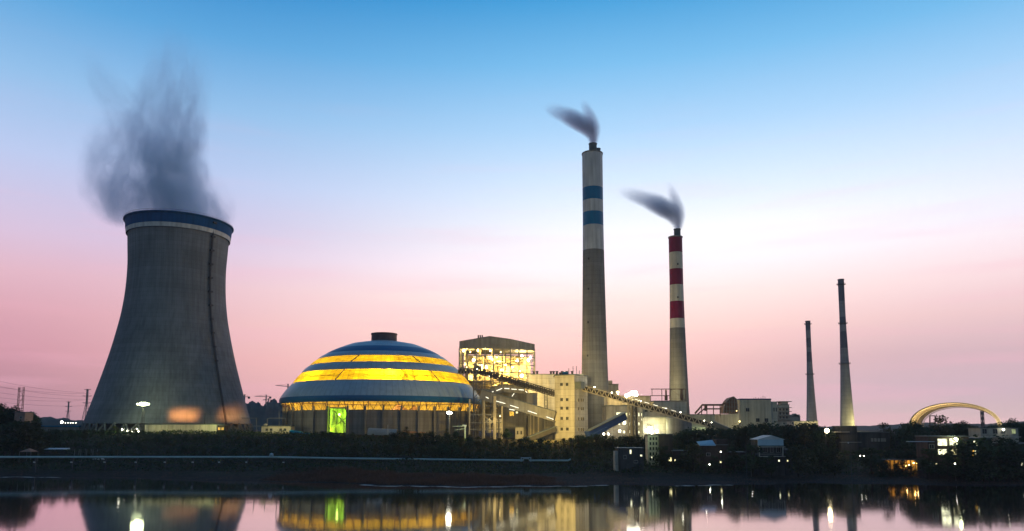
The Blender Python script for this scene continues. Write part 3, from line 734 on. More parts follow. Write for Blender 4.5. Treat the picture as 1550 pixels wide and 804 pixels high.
for px, py, h_ in ((843,567,1.2),(848,566.5,1.5),(852,567,1)): q = P(px, py, 405); b.box((q.x, 406, zt_+.5+h_/2), (1.2, 1.2, h_))
b.build('roof_vent', M['dsteel'], LT)
b = MB(); q = P(856, 566, 405); b.box((q.x, 406, zt_+1.4), (3.2, 2, 1.8)); b.build('water_tank', M['bluep'], LT)
for px, h_ in ((861, 3.8), (867.5, 5.0), (872.7, 5.2), (877, 2.6)):
    q = P(px, 567, 407); b = MB(); b.tube([(q.x, 407, zt_+.4), (q.x, 407, zt_+.5+h_)], .13, 6)
    for k in (.55, .75, .95): b.bar((q.x-.4, 407, zt_+.5+h_*k), (q.x+.4, 407, zt_+.5+h_*k), .09)
    b.build('antenna', M['rust'], LT)
b = MB(); q = on_face(pB, pC, 873.5, 583.5); b.box(q+Vector((1.2,-1.2,0)), (4.0, 4.5, 3.8), rzB); b.build('conveyor_portal', M['slate'], LT)
lamp('area_light', P(832, 640, 372), 42000, (1, .66, .16), LT, 1)
lamp('area_light', P(850, 598, 366), 52000, (1, .68, .18), LT, 1)

# ---- truss conveyors
def truss(name, label, p0, p1, hgt, wd, bays, solid_to=None, deck=True, mats='steel', cover=False, group=None, th_=1.0):
    th = thing(name, label, 'conveyor', (p0+p1)/2)
    d = p1-p0; side_ = Vector((-d.y, d.x, 0)).normalized()*wd/2; up = Vector((0,0,hgt))
    b = MB(); 
    for s_ in (-1, 1):
        for u_ in (0, 1): b.bar(p0+side_*s_+up*u_, p1+side_*s_+up*u_, .34)
    b.build('chords', M[mats], th)
    b = MB()
    for i in range(bays):
        a_ = p0+d*(i/bays); m_ = p0+d*((i+.5)/bays); c_ = p0+d*((i+1)/bays)
        for s_ in (-1, 1):
            b.bar(a_+side_*s_, m_+side_*s_+up, .26*th_); b.bar(m_+side_*s_+up, c_+side_*s_, .26*th_)
        b.bar(a_+side_, a_-side_, .2); b.bar(a_+side_+up, a_-side_+up, .2)
    b.build('lattice', M[mats], th)
    if deck:
        b = MB(); b.bar(p0+up*.42, p1+up*.42, wd*.6, .2); b.bar(p0+up*.2, p1+up*.2, wd*.45, .3); b.build('belt', M['dsteel'], th)
        b = MB(); b.bar(p0+up*.52, p1+up*.52, wd*.5, hgt*.55); b.build('interior_shade', M['dsteel'], th)  # dark box added to stand in for the shaded interior behind the lattice
    b = MB()
    for s_ in (-1, 1):
        b.bar(p0+side_*1.15*s_+up*1.28, p1+side_*1.15*s_+up*1.28, .09)
        for i in range(bays*2+1):
            q = p0+d*(i/bays/2)+side_*1.15*s_; b.bar(q+up*.98, q+up*1.28, .08)
    b.build('handrail', M['frame'], th)
    return th
def leg_tower(name, label, px, D, ztop, w_=3.0, dd=3.0, m='steel', zbase=None, group=None):
    q = PG(px, D, 25); z0 = ground(q.x, D)-.4 if zbase is None else zbase
    th = thing(name, label, 'support tower', (q.x, D, z0), group)
    cs = [(q.x+sx*w_/2, D+sy*dd/2) for sx, sy in ((-1,-1),(1,-1),(1,1),(-1,1))]
    for x, y in cs: MB().bar((x, y, z0), (x, y, ztop), .5).build('leg', M[m], th)
    b = MB(); n = max(2, int((ztop-z0)/4.5)); h_ = (ztop-z0)/n
    for i in range(n):
        for j in range(4):
            a_, c_ = cs[j], cs[(j+1)%4]; z_ = z0+i*h_
            b.bar((*a_, z_+h_), (*c_, z_+h_), .3); b.bar((*a_, z_), (*c_, z_+h_), .2); b.bar((*c_, z_), (*a_, z_+h_), .2)
    b.build('bracing', M[m], th); return th
h0 = P(694, 566, 428); h1 = P(727, 566.5, 425)
c1 = truss('truss_conveyor', 'short level truss bridge reaching over the right shoulder of the dome', h0, h1, 3.4, 3.4, 7)
c2 = truss('truss_conveyor', 'long lattice conveyor sloping from the dome down to the lift tower', h1, P(840, 600.5, 405), 3.4, 3.4, 17, mats='dsteel', th_=1.2)
c3 = truss('truss_conveyor', 'long lattice conveyor sloping down to the right from the lift tower', P(881, 591, 408), P(1078, 648.5, 384), 3.2, 3.4, 24, mats='beige', th_=1.35)
b = MB(); b.bar(P(1078, 645, 384)+Vector((0,0,1.2)), P(1108, 657, 379)+Vector((0,0,1)), 3.2, 3.0)
tag(b.build('conveyor_tail', M['slate']), 'dark covered tail end of the lattice conveyor going into the trees', 'conveyor')
for k, (px, py) in enumerate(((900,586.5),(926,595),(935,597.5),(970,608),(1008,619),(1030,624.8),(1066,637),(1077,640))):
    q = P(px, py, 408-(px-881)*.122); MB().ball(q+Vector((0,0,.2)), .28, 6).build('lamp', M['lampW'], c3)
for k in range(5):
    a_ = P(962+k*13.5, 604.6+k*4.05, 397-k*1.6); MB().bar(a_, a_+ (P(969+k*13.5, 606.6+k*4.05, 396-k*1.6)-a_), .22).build('lamp', M['tubeW'], c3)
for k in range(13):
    q = P(705+k*10.2, 560.5+ (0 if k < 2 else (k-2)*3.0), 426-k*1.5); MB().ball(q, .16, 6).build('lamp', M['lampY'], c2)
leg_tower('conveyor_support', 'lattice tower at the dome end of the upper conveyor', 723, 426, ZY(566, 426), 5, 4)
leg_tower('conveyor_support', 'second lattice tower right of the dome under the upper conveyor', 749, 421, ZY(572.5, 421), 5, 4)
leg_tower('conveyor_support', 'narrow lattice mast below the middle of the upper conveyor', 826.5, 409, ZY(596, 409), 1.6, 1.6)
leg_tower('conveyor_support', 'dark twin-leg tower under the lattice conveyor by the lit windows', 960.5, 398, ZY(614, 398), 2.2, 2.4, 'dsteel')
leg_tower('conveyor_support', 'pale concrete-coloured tower propping the lattice conveyor beside the dark one', 953.8, 399, ZY(612, 399), 1.9, 2.4, 'frame')
leg_tower('conveyor_support', 'short lattice tower under the lower end of the lattice conveyor', 1074, 385, ZY(648, 385), 2.2, 2.2)
# covered galleries with tube lights
def gallery(name, label, pts, w_, h_, m='slate', tubes=(), under='grey'):
    th = thing(name, label, 'conveyor gallery', pts[0])
    b = MB()
    for a_, c_ in zip(pts, pts[1:]): b.bar(a_, c_, w_, h_)
    b.build('housing', M[m], th)
    b = MB(); up = Vector((0,0,h_/2+.25))
    for a_, c_ in zip(pts, pts[1:]): b.bar(a_+up, c_+up, w_+.7, .3)
    b.build('roof', M['slate'], th)
    b = MB(); dn = Vector((0,0,-h_/2-.2))
    for a_, c_ in zip(pts, pts[1:]):
        b.bar(a_+dn, c_+dn, w_+.3, .35)
    b.build('floor_girder', M[under], th)
    return th
g1 = gallery('covered_gallery', 'wide grey covered gallery with fluorescent strips sloping to the lift tower', [P(729, 597, 412), P(840, 630.5, 401)], 4, 5.2, 'grey')
for (xa_, ya_, xb_, yb_) in ((735.5,601,739.5,603),(750.5,607,765,611),(772,613.5,791,619.5),(799,622,819,628.5),(827,631,838,635)):
    D0 = 412-(xa_-729)*.1; a_ = P(xa_, ya_, D0-2.7); c_ = P(xb_, yb_, D0-2.7-.8)
    MB().bar(a_, c_, .3).build('tube_light', M['tubeW'], g1)
g2 = gallery('covered_gallery', 'arched grey gallery with fluorescent strips above the sloping one', [P(735, 598, 418), P(751, 590.5, 418), P(761, 588, 418), P(795, 590, 418)], 4, 4.0, 'grey')
for (xa_, ya_, xb_, yb_) in ((742,595,747,592.5),(751.5,591.5,760,588),(763.5,588,771,588.4),(774,589,782,589.6),(785,589.8,793,590.5),(795.5,592,798,594.5)):
    MB().bar(P(xa_, ya_, 415.8), P(xb_, yb_, 415.8), .3).build('tube_light', M['tubeW'], g2)
lamp('gallery_light', P(780, 622, 398), 900, (1,.93,.6), g1, .5)
g3 = gallery('covered_gallery', 'blue covered gallery climbing to the building with lit windows', [P(889, 658, 394), P(945, 630, 404)], 4.4, 3.4, 'blue', under='blue')
b = MB(); b.bar(P(889, 663, 392), P(920, 648, 396), 2.0, 1.6); b.build('chute', M['blue'], g3)
g4 = gallery('covered_gallery', 'low dark gallery rising from the trees to the foot of the lift tower', [P(795, 667, 392), P(841, 649, 399)], 3, 2.0, 'dsteel', under='dsteel')
# ---- transfer house behind the galleries
th, xa, xb, zt_, zb = block('transfer_house', 'dark grey transfer house under the arched gallery', 'industrial building', 757, 797, 424, 594, 'grey', 14)
window(th, P(774.5, 626.5, 424), 2.6, 2.6, 0, M['winO']); window(th, P(782.5, 624.5, 424), 1.3, 1.1, 0, M['winY'])
MB().bar(P(771, 619.5, 423.2), P(779, 621, 423.2), .35).build('tube_light', M['tubeW'], th)
MB().bar(P(775, 600, 423.2), P(779, 594.5, 423.2), .3).build('tube_light', M['tubeW'], th)
b = MB()
for z_ in (ZY(640,423), ZY(650,423)): b.bar((xa, 423.4, z_), (xb, 423.4, z_), .3)
b.build('ledge', M['steel'], th)
th, xa, xb, zt_, zb = block('annex', 'pale boxy annex between the transfer house and the yellow hall', 'industrial building', 797, 813, 440, 596, 'beige', 14)
th, xa, xb, zt_, zb = block('low_block', 'low pale building front with two dark openings behind the round bush', 'industrial building', 780, 792.5, 410, 647, 'conc', 8)
face_windows(th, 410, (655,), (783.5, 789), .9, 2.0, ['glass'], rnd)
th, xa, xb, zt_, zb = block('side_hall', 'plain grey-green hall below the sloping gallery, left of the lift tower', 'industrial building', 799, 842, 420, 628, 'grey', 14)
for px in (803, 808, 815): q = P(px, 640, 419.4); MB().box((q.x, 419.6, (zb+zt_)/2), (.8, .6, zt_-zb)).build('pilaster', M['beige'], th)
# open pipe rack between dome and transfer house
pr = thing('pipe_rack', 'open steel frame with platforms between the dome and the transfer house', 'steel frame', (P(735,650,400).x, 400, 17))
b = MB()
for px, py in ((711,604),(732,606),(733,606),(748,600),(750,600),(760,615)):
    for D0 in (398, 408): q = P(px, py, D0); b.box((q.x, D0, (12+q.z)/2), (.75, .75, q.z-12))
b.build('columns', M['beige'], pr)
b = MB()
for py in (628, 640, 650):
    for D0 in (398, 408): a_ = P(711, py, D0); c_ = P(761, py-.5, D0); b.bar(a_, c_, .5)
for px in (711, 733, 749, 760): 
    for py in (628, 640, 650): b.bar(P(px, py, 398), P(px, py, 398)+Vector((0, 10, 0)), .4)
b.bar(P(728, 628, 398), P(749, 640, 398), .3); b.bar(P(749, 628, 398), P(733, 640, 398), .3); b.bar(P(749, 640, 398), P(760, 628, 398), .3)
b.build('beams', M['steel'], pr)
b = MB()
for px in (738, 741, 752, 757): q = P(px, 640, 403); b.tube([(q.x, 403, 17), (q.x, 403, q.z+1.5)], .7, 8); b.ball((q.x, 403, q.z+1.5), .7, 8)
b.build('vessels', M['conc'], pr)
MB().ball(P(757, 630, 397.5), .35).build('lamp', M['lampY'], pr)
lamp('rack_light', P(742, 636, 396), 700, warmL, pr, .4)
# ---- bright windows building right of the blue chimney
th, xa, xb, zt_, zb = block('workshop_block', 'grey-green workshop block with rows of small glaring windows', 'industrial building', 918, 973.5, 430, 615, 'grey', 20, parapet=.3)
for px, py, w_, h_, m in ((936,627,2.4,2.2,'winW'),(941,627,1.5,2.2,'winW'),(947,627.5,1.8,2.4,'winY'),(952.6,627,.6,1.7,'winW'),(964,627,.7,2.2,'winW'),(967,627.5,.8,2.2,'winW'),(971,627.5,.5,1.6,'winW'),
    (937.5,641,1.1,1.8,'winW'),(945,640,2.2,2.4,'winW'),(952.6,641.5,.6,2.0,'winW'),(964.3,641.8,.7,1.8,'winW'),(967,641.8,.7,1.8,'winW'),(971,635,.5,1.2,'winW'),
    (938,653,1.8,1.8,'winW'),(944.5,653.8,1.3,1.7,'winW'),(952.6,653.5,.8,1.7,'winW'),(964.3,654,.7,1.6,'winW'),(967,654,.7,1.6,'winW')):
    q = P(px, py, 430); window(th, (q.x, 430, q.z), w_, h_, 0, M[m], bars=1 if w_ < 1 else 2)
for px, py in ((945.5,640),(938,652.5),(914,657),(921,657)): MB().ball(P(px, py, 427), .55).build('lamp', M['lampW'], th)
lamp('wall_light', P(940, 634, 421), 1300, warmL, th, .6); lamp('wall_light', P(966, 650, 421), 1000, warmL, th, .6)
lamp('wall_light', P(914, 656, 422), 900, warmL, th, .6)
th, xa, xb, zt_, zb = block('bunker_block', 'strongly lit cream block showing between the two big chimneys under the conveyor', 'industrial building', 920, 985, 462, 600, 'beige', 16)
lamp('wall_light', P(945, 604, 450), 6500, warmL, th, .8); lamp('wall_light', P(928, 606, 450), 3000, warmL, th, .8)
th, xa, xb, zt_, zb = block('stepped_building', 'beige stepped building edge poking out right of the blue-banded smokestack', 'industrial building', 919, 937, 545, 582, 'beige', 14)
b = MB(); q0 = P(921.5, 576, 546); q1 = P(927, 576, 546); b.box(((q0.x+q1.x)/2, 549, q0.z-1.7), (q1.x-q0.x, 5, 3.4)); b.build('roof_hut', M['beige'], th)
# conveyor floodlights
fl = thing('floodlight_cluster', 'dazzling yellow-white floodlight cluster on top of the lattice conveyor', 'floodlight', P(955, 600, 400))
b = MB(); b.bar(P(951, 603, 400), P(951, 596, 400), .25); b.bar(P(960, 605, 400), P(960, 595, 400), .25); b.bar(P(945, 598, 400), P(963, 597, 400), .25); b.build('bracket', M['steel'], fl)
for px, py, r_ in ((948,599,.8),(952,597.5,.9),(957,595.5,1.3),(961,594.8,1.2),(963,597.5,.9)):
    MB().ball(P(px, py, 399.5), r_).build('lamp', M['lampW'], fl)
lamp('flood', P(957, 596, 397), 5000, (1,.86,.5), fl, 1)
lamp('flood', P(956, 590, 405), 5000, (1,.86,.5), fl, 1)
f2 = thing('floodlight', 'small flood lamp on the lattice conveyor, left of the dazzling cluster', 'floodlight', P(935, 596, 401))
MB().bar(P(935, 598, 401), P(935, 594.5, 401), .2).build('bracket', M['steel'], f2); MB().ball(P(935, 594, 401), .8).build('lamp', M['lampY'], f2)
# ---- process building under the conveyor (greenish) and silo
th, xa, xb, zt_, zb = block('process_hall', 'pale greenish hall around a glaring lamp beneath the lattice conveyor', 'industrial building', 973.5, 1012, 436, 617, 'conc', 18, zbot=12)
for px in (978, 986): q = P(px, 622, 436); window(th, (q.x, 436, q.z), 1.8, 1.2, 0, M['glass'])
b = MB(); q0 = P(974, 631, 434); q1 = P(1010, 633, 434); b.box(((q0.x+q1.x)/2, 434.5, q0.z), (q1.x-q0.x, 3, .5)); b.build('canopy', M['steel'], th)
MB().box((P(984.5,652,434).x, 434.8, P(984,650.5,434).z), (3.6, .5, 4.8)).build('door', M['winW'], th, label='glaring lit doorway')
for px, py, r_ in ((980,652,1.2),(984,650,1.5),(986,654,1.1),(994,653,.9)): MB().ball(P(px, py, 432), r_).build('lamp', M['lampW'], th)
lamp('flood', P(986, 651, 427), 3800, (1,.90,.38), th, 1); lamp('flood', P(1003, 645, 430), 1800, (1,.95,.4), th, 1)
th, xa, xb, zt_, zb = block('silo_house', 'grey green clad house in front of the crimson-banded smokestack, pipes on its roof', 'industrial building', 990, 1040, 450, 607.5, 'conc', 20, zbot=12)
b = MB()
gx = [P(x, 607, 452).x for x in (985, 1002, 1015, 1030, 1038)]
zl = P(1000, 606, 452).z; zh = P(1000, 589, 452).z; zm = P(1000, 599, 452).z
for x in gx: b.tube([(x, 452, zl-.5), (x, 452, zh if x != gx[0] else zm)], .22, 6)
b.tube([(gx[0]+.2, 452, zh), (gx[4], 452, zh)], .28, 6); b.tube([(gx[0], 452, zm), (gx[2], 452, zm)], .25, 6); b.tube([(gx[0]+.9, 452, zh), (gx[0]+.9, 452, zm)], .2, 6)
b.bar((gx[2], 452, zh), (gx[4], 452, zl), .15)
b.build('roof_pipes', M['rust'], th)
b = MB()
for x, h_ in ((gx[2]-2.5, 6.6), (gx[3]+1.2, 7.2)): b.tube([(x, 453, zl), (x, 453, zl+h_*.45), (x, 453, zl+h_*.5), (x, 453, zl+h_)], [1.0, 1.0, .55, .55], 10)
b.build('cyclones', M['rust'], th)
c = PG(1028, 430, 20); so_ = thing('storage_silo', 'squat pale round silo below the lattice conveyor, left of the trees', 'silo', (c.x, 430, 16))
rs = (P(1047,640,430).x-P(1009,640,430).x)/2
zs0 = ZY(633.5, 430)
o = MB().lathe(c, [(rs, 12), (rs, zs0)], 40).build('wall', M['grey'], so_); smooth_angle(o)
MB().lathe(c, [(rs+.3, zs0), (rs+.3, zs0+.4), (rs*.5, zs0+1.6), (.05, zs0+2.0)], 40).build('roof', M['grey'], so_)
th, xa, xb, zt_, zb = block('plant_annex', 'low beige annex with a light green front between silo and duct works', 'industrial building', 1042, 1082, 455, 628, 'beige', 14, zbot=12)
q0 = P(1055, 652, 454); q = MB().box((q0.x, 454.7, q0.z), (11, .3, 4)); q.build('green_panel', M['winG'], th)
lamp('wall_light', P(1060, 652, 448), 700, (.8,1,.55), th, .5)
# ducts and dust collector
dw = thing('dust_collector', 'curved ribbed dust collector with overhead ducts, left of the office block', 'dust collector', P(1090, 640, 470))
b = MB(); q0 = P(1082, 627, 470); q1 = P(1119, 627, 470)
for i in range(4):
    xa_ = q0.x+(q1.x-q0.x)*i/4; xb_ = q0.x+(q1.x-q0.x)*(i+1)/4; b.box(((xa_+xb_)/2, 475, (12+q0.z)/2), (xb_-xa_-.25, 9, q0.z-12))
b.build('hoppers', M['beige'], dw)
b = MB(); pts = []
for i in range(12):
    a = i/11*R(105); cx_ = P(1115.5, 620, 470); pts.append((cx_.x-9.5*math.sin(a)*.95, 474, P(1100,627,470).z+ 10.2*math.cos(a)**1.0 if a < R(90) else P(1100,627,470).z))
    if a >= R(88): break
prof_ = [(P(1095.5,626,470).x, ZY(626,470)), (P(1097,615,470).x, ZY(615,470)), (P(1101,607,470).x, ZY(607,470)), (P(1106,602,470).x, ZY(602,470)), (P(1111,600.5,470).x, ZY(600.5,470)), (P(1115,604,470).x, ZY(604,470)), (P(1116.5,612,470).x, ZY(612,470)), (P(1116.5,626,470).x, ZY(626,470))]
n = len(prof_); vs = [Vector((x, 471, z_)) for x, z_ in prof_]+[Vector((x, 479, z_)) for x, z_ in prof_]
b.add(vs, [tuple(range(n)), tuple(range(2*n-1, n-1, -1))]+[(i, n+i, n+(i+1)%n, (i+1)%n) for i in range(n)])
b.build('casing', M['rust'], dw)
b = MB()
for i, ((x, z_), (x2, z2)) in enumerate(zip(prof_, prof_[1:])): b.bar((x, 470.7, z_), (x2, 470.7, z2), .5)
for px in (1100, 1104, 1108, 1112): q = P(px, 625, 470.6); q2 = P(px, 606 if px < 1106 else 603, 470.6); b.bar(q, q2, .35)
for py in (609, 616, 622): b.bar(P(1097,py,470.5), P(1116,py,470.5), .3)
b.build('ribs', M['steel'], dw)
b = MB()
b.tube([P(1052, 626, 468), P(1063, 613, 468), P(1092, 613, 468), P(1096, 611, 468), P(1101, 610, 468)], .62, 8)
b.tube([P(1055, 628, 466), P(1066, 619, 466), P(1092, 619, 466)], .45, 8)
for px in (1062, 1070, 1080, 1090): b.tube([P(px, 613, 468), P(px, 630, 468)], .3, 6)
b.tube([P(1068,622,467), P(1068,613,467)], .9, 8)
b.build('ducts', M['rust'], dw)
MB().ball(P(1115, 622, 466), .25).build('lamp', M['lampY'], dw)
MB().ball(P(1119.5, 638, 466), .45).build('lamp', M['lampY'], dw)
lamp('flood', P(1095, 640, 455), 1600, (1,.75,.4), dw, .7)
# ---- office block and neighbours
th, xa, xb, zt_, zb = block('office_block', 'square beige block with a blue roof edge and three dark windows', 'building', 1121, 1168.5, 480, 605, 'beige', 26, zbot=12, parapet=.3, roof='blue')
for px, py in ((1131.5, 620.5), (1147, 636), (1160, 636)): q = P(px, py, 480); window(th, (q.x, 480, q.z), 2.4, 2.4, 0, M['glass'])
b = MB()
for px in (1141, 1144, 1148, 1152, 1155, 1158): q = P(px, 603, 486); b.tube([(q.x, 486, zt_+.3), (q.x, 486, zt_+rnd.uniform(1.5, 3))], .15, 6)
b.build('roof_vents', M['dsteel'], th)
b = MB(); b.box((xb+2.2, 490, (zt_+zb)/2-.6), (4.4, 18, zt_-zb-1.2)); b.build('side_wing', M['conc'], th)
for py in (620,):
    for px in (1171.5, 1175): q = P(px, py, 481); window(th, (q.x, 481, q.z), .7, 2.6, 0, M['glass'], bars=1)
lamp('flood', P(1130, 655, 462), 2200, (.95,.92,.5), th, 1)
th, xa, xb, zt_, zb = block('apartment_block', 'pale flat-roofed block of balconies just right of the office block', 'building', 1178, 1196, 620, 613, 'conc', 22, zbot=12)
b = MB()
for py in (617, 623, 629, 635):
    q0 = P(1177, py, 618.5); q1 = P(1198, py, 618.5); b.box(((q0.x+q1.x)/2, 619, q0.z), (q1.x-q0.x, 2.6, .5))
b.build('balconies', M['frame'], th)
face_windows(th, 620, (620, 626, 632), (1181, 1186, 1191), 1.6, 1.9, ['glass'], rnd)
b = MB(); q0 = P(1179, 608, 624); q1 = P(1196, 608, 624); b.box(((q0.x+q1.x)/2, 628, q0.z), (q1.x-q0.x+1.5, 12, .6)); b.box(((q0.x+q1.x)/2, 628, (q0.z+zt_)/2), (q1.x-q0.x-4, 9, q0.z-zt_)); b.build('roof_pavilion', M['conc'], th)
th, xa, xb, zt_, zb = block('apartment_block', 'smaller stepped block with a little roof hut, left of the low yellow wall', 'building', 1196, 1212, 640, 631, 'conc', 18, zbot=12)
b = MB()
for w2, z2 in ((14, 627.5), (9, 628.5), (2.5, 626)):
    q = P(1204, z2, 645); b.box((q.x, 648, (q.z+zt_)/2), (w2*.5, 8, max(.4, q.z-zt_)))
b.build('roof_hut', M['conc'], th)
th, xa, xb, zt_, zb = block('lit_wall_building', 'low flat building lit pale yellow at the foot of the shorter thin chimney', 'building', 1202, 1238.5, 560, 638, 'beige', 14, zbot=12)
lamp('flood', P(1228, 642, 540), 8000, (1,.85,.42), th, 1); lamp('flood', P(1235, 640, 552), 2500, (1,.85,.42), th, 1)
lamp('chimney_wash', P(1286, 650, 722), 30000, (1,.86,.32), ch4[0], 2); lamp('chimney_wash', P(1310, 640, 735), 24000, (1,.86,.32), ch4[0], 2)
lamp('chimney_wash', P(1215, 640, 870), 9000, (1,.86,.45), ch3[0], 2)
lamp('chimney_wash', P(1026, 600, 470), 9000, (1,.84,.40), ch2[0], 2); lamp('chimney_wash', P(1006, 585, 482), 7000, (1,.84,.40), ch2[0], 2)
lamp('chimney_wash', P(870, 560, 490), 12000, (1,.84,.45), ch1[0], 2); lamp('chimney_wash', P(925, 585, 488), 7000, (1,.84,.45), ch1[0], 2)
# dark house at the chimney's foot
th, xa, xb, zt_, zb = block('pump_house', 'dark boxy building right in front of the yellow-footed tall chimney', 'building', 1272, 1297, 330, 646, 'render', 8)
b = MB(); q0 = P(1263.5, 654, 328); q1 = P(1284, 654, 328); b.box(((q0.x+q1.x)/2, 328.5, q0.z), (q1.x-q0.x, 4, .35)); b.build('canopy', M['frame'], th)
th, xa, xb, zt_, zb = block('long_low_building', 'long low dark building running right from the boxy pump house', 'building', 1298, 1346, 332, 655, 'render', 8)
face_windows(th, 332, (666,), (1320, 1325, 1330, 1335, 1339), .9, 1.4, ['frame'], rnd)
# ---- arched coal shed far right
AD = 900; q0 = P(1376, 642, AD); q1 = P(1516, 642, AD-60)
sh = thing('arched_shed', 'big open-ended arched lattice shed roof lit yellow on the far right', 'shed', ((q0.x+q1.x)/2, AD, 17))
cxm = (q0+q1)/2; half = (q1-q0)/2; half.z = 0; zpk = ZY(611, AD)-22
axis = Vector((84, 125, 0))
b = MB(); n = 40
def arc(f_, k, off): a = math.pi*f_; return Vector((cxm.x, cxm.y, 22)) + half*(-math.cos(a))*k + Vector((0,0,zpk*math.sin(a)**.92*k)) + off
for off in (Vector(), axis):
    pass
vs = []
for j in range(7):
    vs += [arc(i/n, 1.0, axis*j/6) for i in range(n+1)]
for j in range(7):
    vs += [arc(i/n, .972, axis*j/6) for i in range(n+1)]
fs = []
for L0 in (0, 7*(n+1)):
    fs += [(L0+j*(n+1)+i, L0+j*(n+1)+i+1, L0+(j+1)*(n+1)+i+1, L0+(j+1)*(n+1)+i) for j in range(6) for i in range(n)]
b.add(vs, fs)
b.build('vault', mat('cream_vault_sheet', (.5,.45,.33), .8, .15, .1, rows=2.4, rowdark=.3), sh)
for off in (-axis*.01, axis*.333, axis*.667, axis*1.01):
    b = MB()
    for i in range(n):
        b.bar(arc(i/n, 1.0, off), arc((i+1)/n, 1.0, off), .6); b.bar(arc(i/n, .93, off), arc((i+1)/n, .93, off), .6)
        b.bar(arc(i/n, 1.0, off), arc((i+.5)/n, .93, off), .35); b.bar(arc((i+.5)/n, .93, off), arc((i+1)/n, 1.0, off), .35)
    b.build('arch_truss', M['beige'], sh)
lamp('shed_light', Vector((cxm.x-5, cxm.y+18, 26)), 120000, (1,.68,.30), sh, 2)
lamp('shed_light', Vector((cxm.x+20, cxm.y-60, 24)), 140000, (1,.74,.36), sh, 2)
for px, top, lab in ((1487.5, 622, 'thin lattice crane mast standing in front of the arched shed'), ):
    leg_tower('lattice_mast', lab, px, 700, ZY(top, 700), 1.8, 1.8, 'dsteel')
b = MB()
for z_ in (629.5, 640): b.bar(P(1407.5, z_, 600), P(1415.5, z_, 600), .7)
for x_ in (1407.5, 1415.5): b.bar(P(x_, 652, 600), P(x_, 629.5, 600), .7)
tag(b.build('portal_frame', M['rust']), 'small square steel portal under the left of the arched shed', 'steel frame')
# ================================================================= FOOT OF THE COOLING TOWER
ms = thing('light_mast', 'tall mast with a dazzling greenish floodlight head before the cooling tower', 'light mast', (P(216,650,394).x, 394, 16.5))
zt_ = ZY(614, 394); q = P(216.5, 630, 394); b = MB()
for sx, sy in ((-1,-1),(1,-1),(1,1),(-1,1)): b.bar((q.x+sx*.8, 394+sy*.8, 16.5), (q.x+sx*.35, 394+sy*.35, zt_), .16)
for i in range(9):
    z0 = 17+i*(zt_-17)/9; z1 = 17+(i+1)*(zt_-17)/9; k0 = .8-.45*i/9; k1 = .8-.45*(i+1)/9
    b.bar((q.x-k0, 394-k0, z0), (q.x+k1, 394-k1, z1), .1); b.bar((q.x+k0, 394-k0, z0), (q.x-k1, 394-k1, z1), .1)
    b.bar((q.x-k1, 394-k1, z1), (q.x+k1, 394-k1, z1), .1)
b.build('mast', M['dsteel'], ms)
b = MB(); b.bar((q.x-3.4, 394, zt_+.1), (q.x+3.6, 394, zt_+.1), .25); b.box((q.x, 394, zt_-.6), (2.2, 2.2, .2)); b.build('crossbar', M['dsteel'], ms)
for dx in (-2.9,-1.9,-.8,.3,1.4,2.4,3.2):
    b = MB(); b.box((q.x+dx, 393.6, zt_+.8), (.9, .5, .9)); lo = b.build('lamp_head', M['dsteel'], ms)
    MB().ball((q.x+dx, 393.1, zt_+.8), .42 if abs(dx) > 1.5 else .95, 8).build('lamp_glass', M['lampG'], lo)
lamp('flood', (q.x, 391.5, zt_+.6), 5200, (.86,1,.5), ms, 1.0); lamp('flood', (q.x-3, 396.5, zt_+.5), 900, (.8,1,.55), ms, 1.0)
for px, pw in ((277, 1.0), (351, .8)):
    src = P(px-1, 634, 392 if px < 300 else 404); lo = lamp('orange_flood', src, 2600*pw, (1,.36,.09), T, .3, spot=R(20), aim=P(px+1, 630, 408 if px < 300 else 424))
    lo.data.type = 'AREA'; lo.data.shape = 'RECTANGLE'; lo.data.size = 13.0; lo.data.size_y = 4.0; lo.data.spread = R(20); lo.data.energy = 1400*pw
lamp('wall_flood', P(318, 640, 392), 1400, (.9,1,.4), T, .8)
th, xa, xb, zt_, zb = block('long_low_hall', 'long low yellow-lit hall at the foot of the cooling tower', 'industrial building', 219, 328, 398, 643, 'beige', 6, zbot=15)
for i in range(11): q = P(224+i*10, 650, 397.8); MB().box((q.x, 397.8, (zb+zt_)/2), (.3, .4, zt_-zb)).build('pilaster', M['beige'], th)
b = MB()
for px in (248, 256, 272, 281, 296, 312): q = P(px, 653, 397.6); b.box((q.x, 397.7, q.z), (1.6, .5, 1.0))
b.build('gutter_boxes', M['steel'], th)
for px in (235, 262, 290, 316): lamp('wall_light', P(px, 649, 390), 700, (1,.88,.35), th, .5)
th, xa, xb, zt_, zb = block('valve_house', 'small rust-red framed hut at the right end of the long low hall', 'hut', 329, 340, 397, 644, 'brick', 5, zbot=15)
for px in (332, 337): q = P(px, 649, 397); window(th, (q.x, 397, q.z), 1.2, 1.4, 0, M['winO'])
q = P(310, 635, 399); tag(MB().tube([(q.x, 399, 17), (q.x, 399, ZY(626, 399))], .22, 6).build('vent_pipe', M['dsteel']), 'thin dark vent pipe rising from the long low hall', 'pipe')
rk = thing('white_rack', 'glaring white steel rack among bushes left of the long low hall', 'steel frame', (P(197,655,392).x, 392, 16))
b = MB()
for px in (184.5, 188, 193, 199, 204, 210): b.bar(P(px, 657, 392), P(px, 649+rnd.uniform(-1,1.5), 392), .3)
for (x0, x1, y0) in ((184,190,653),(192,200,652),(198,209,655),(203,210,649.5),(186,194,655.5)): b.bar(P(x0, y0, 392), P(x1, y0+.4, 392), .28)
b.build('rack', M['white'], rk)
for px, py in ((185,650.5),(193,653),(200,654),(207,649.5),(209.5,653.5),(205,656)): MB().ball(P(px, py, 391.6), .33, 6).build('lamp', M['lampW'], rk)
lamp('rack_light', P(197, 652, 389), 500, (1,1,.8), rk, .3)
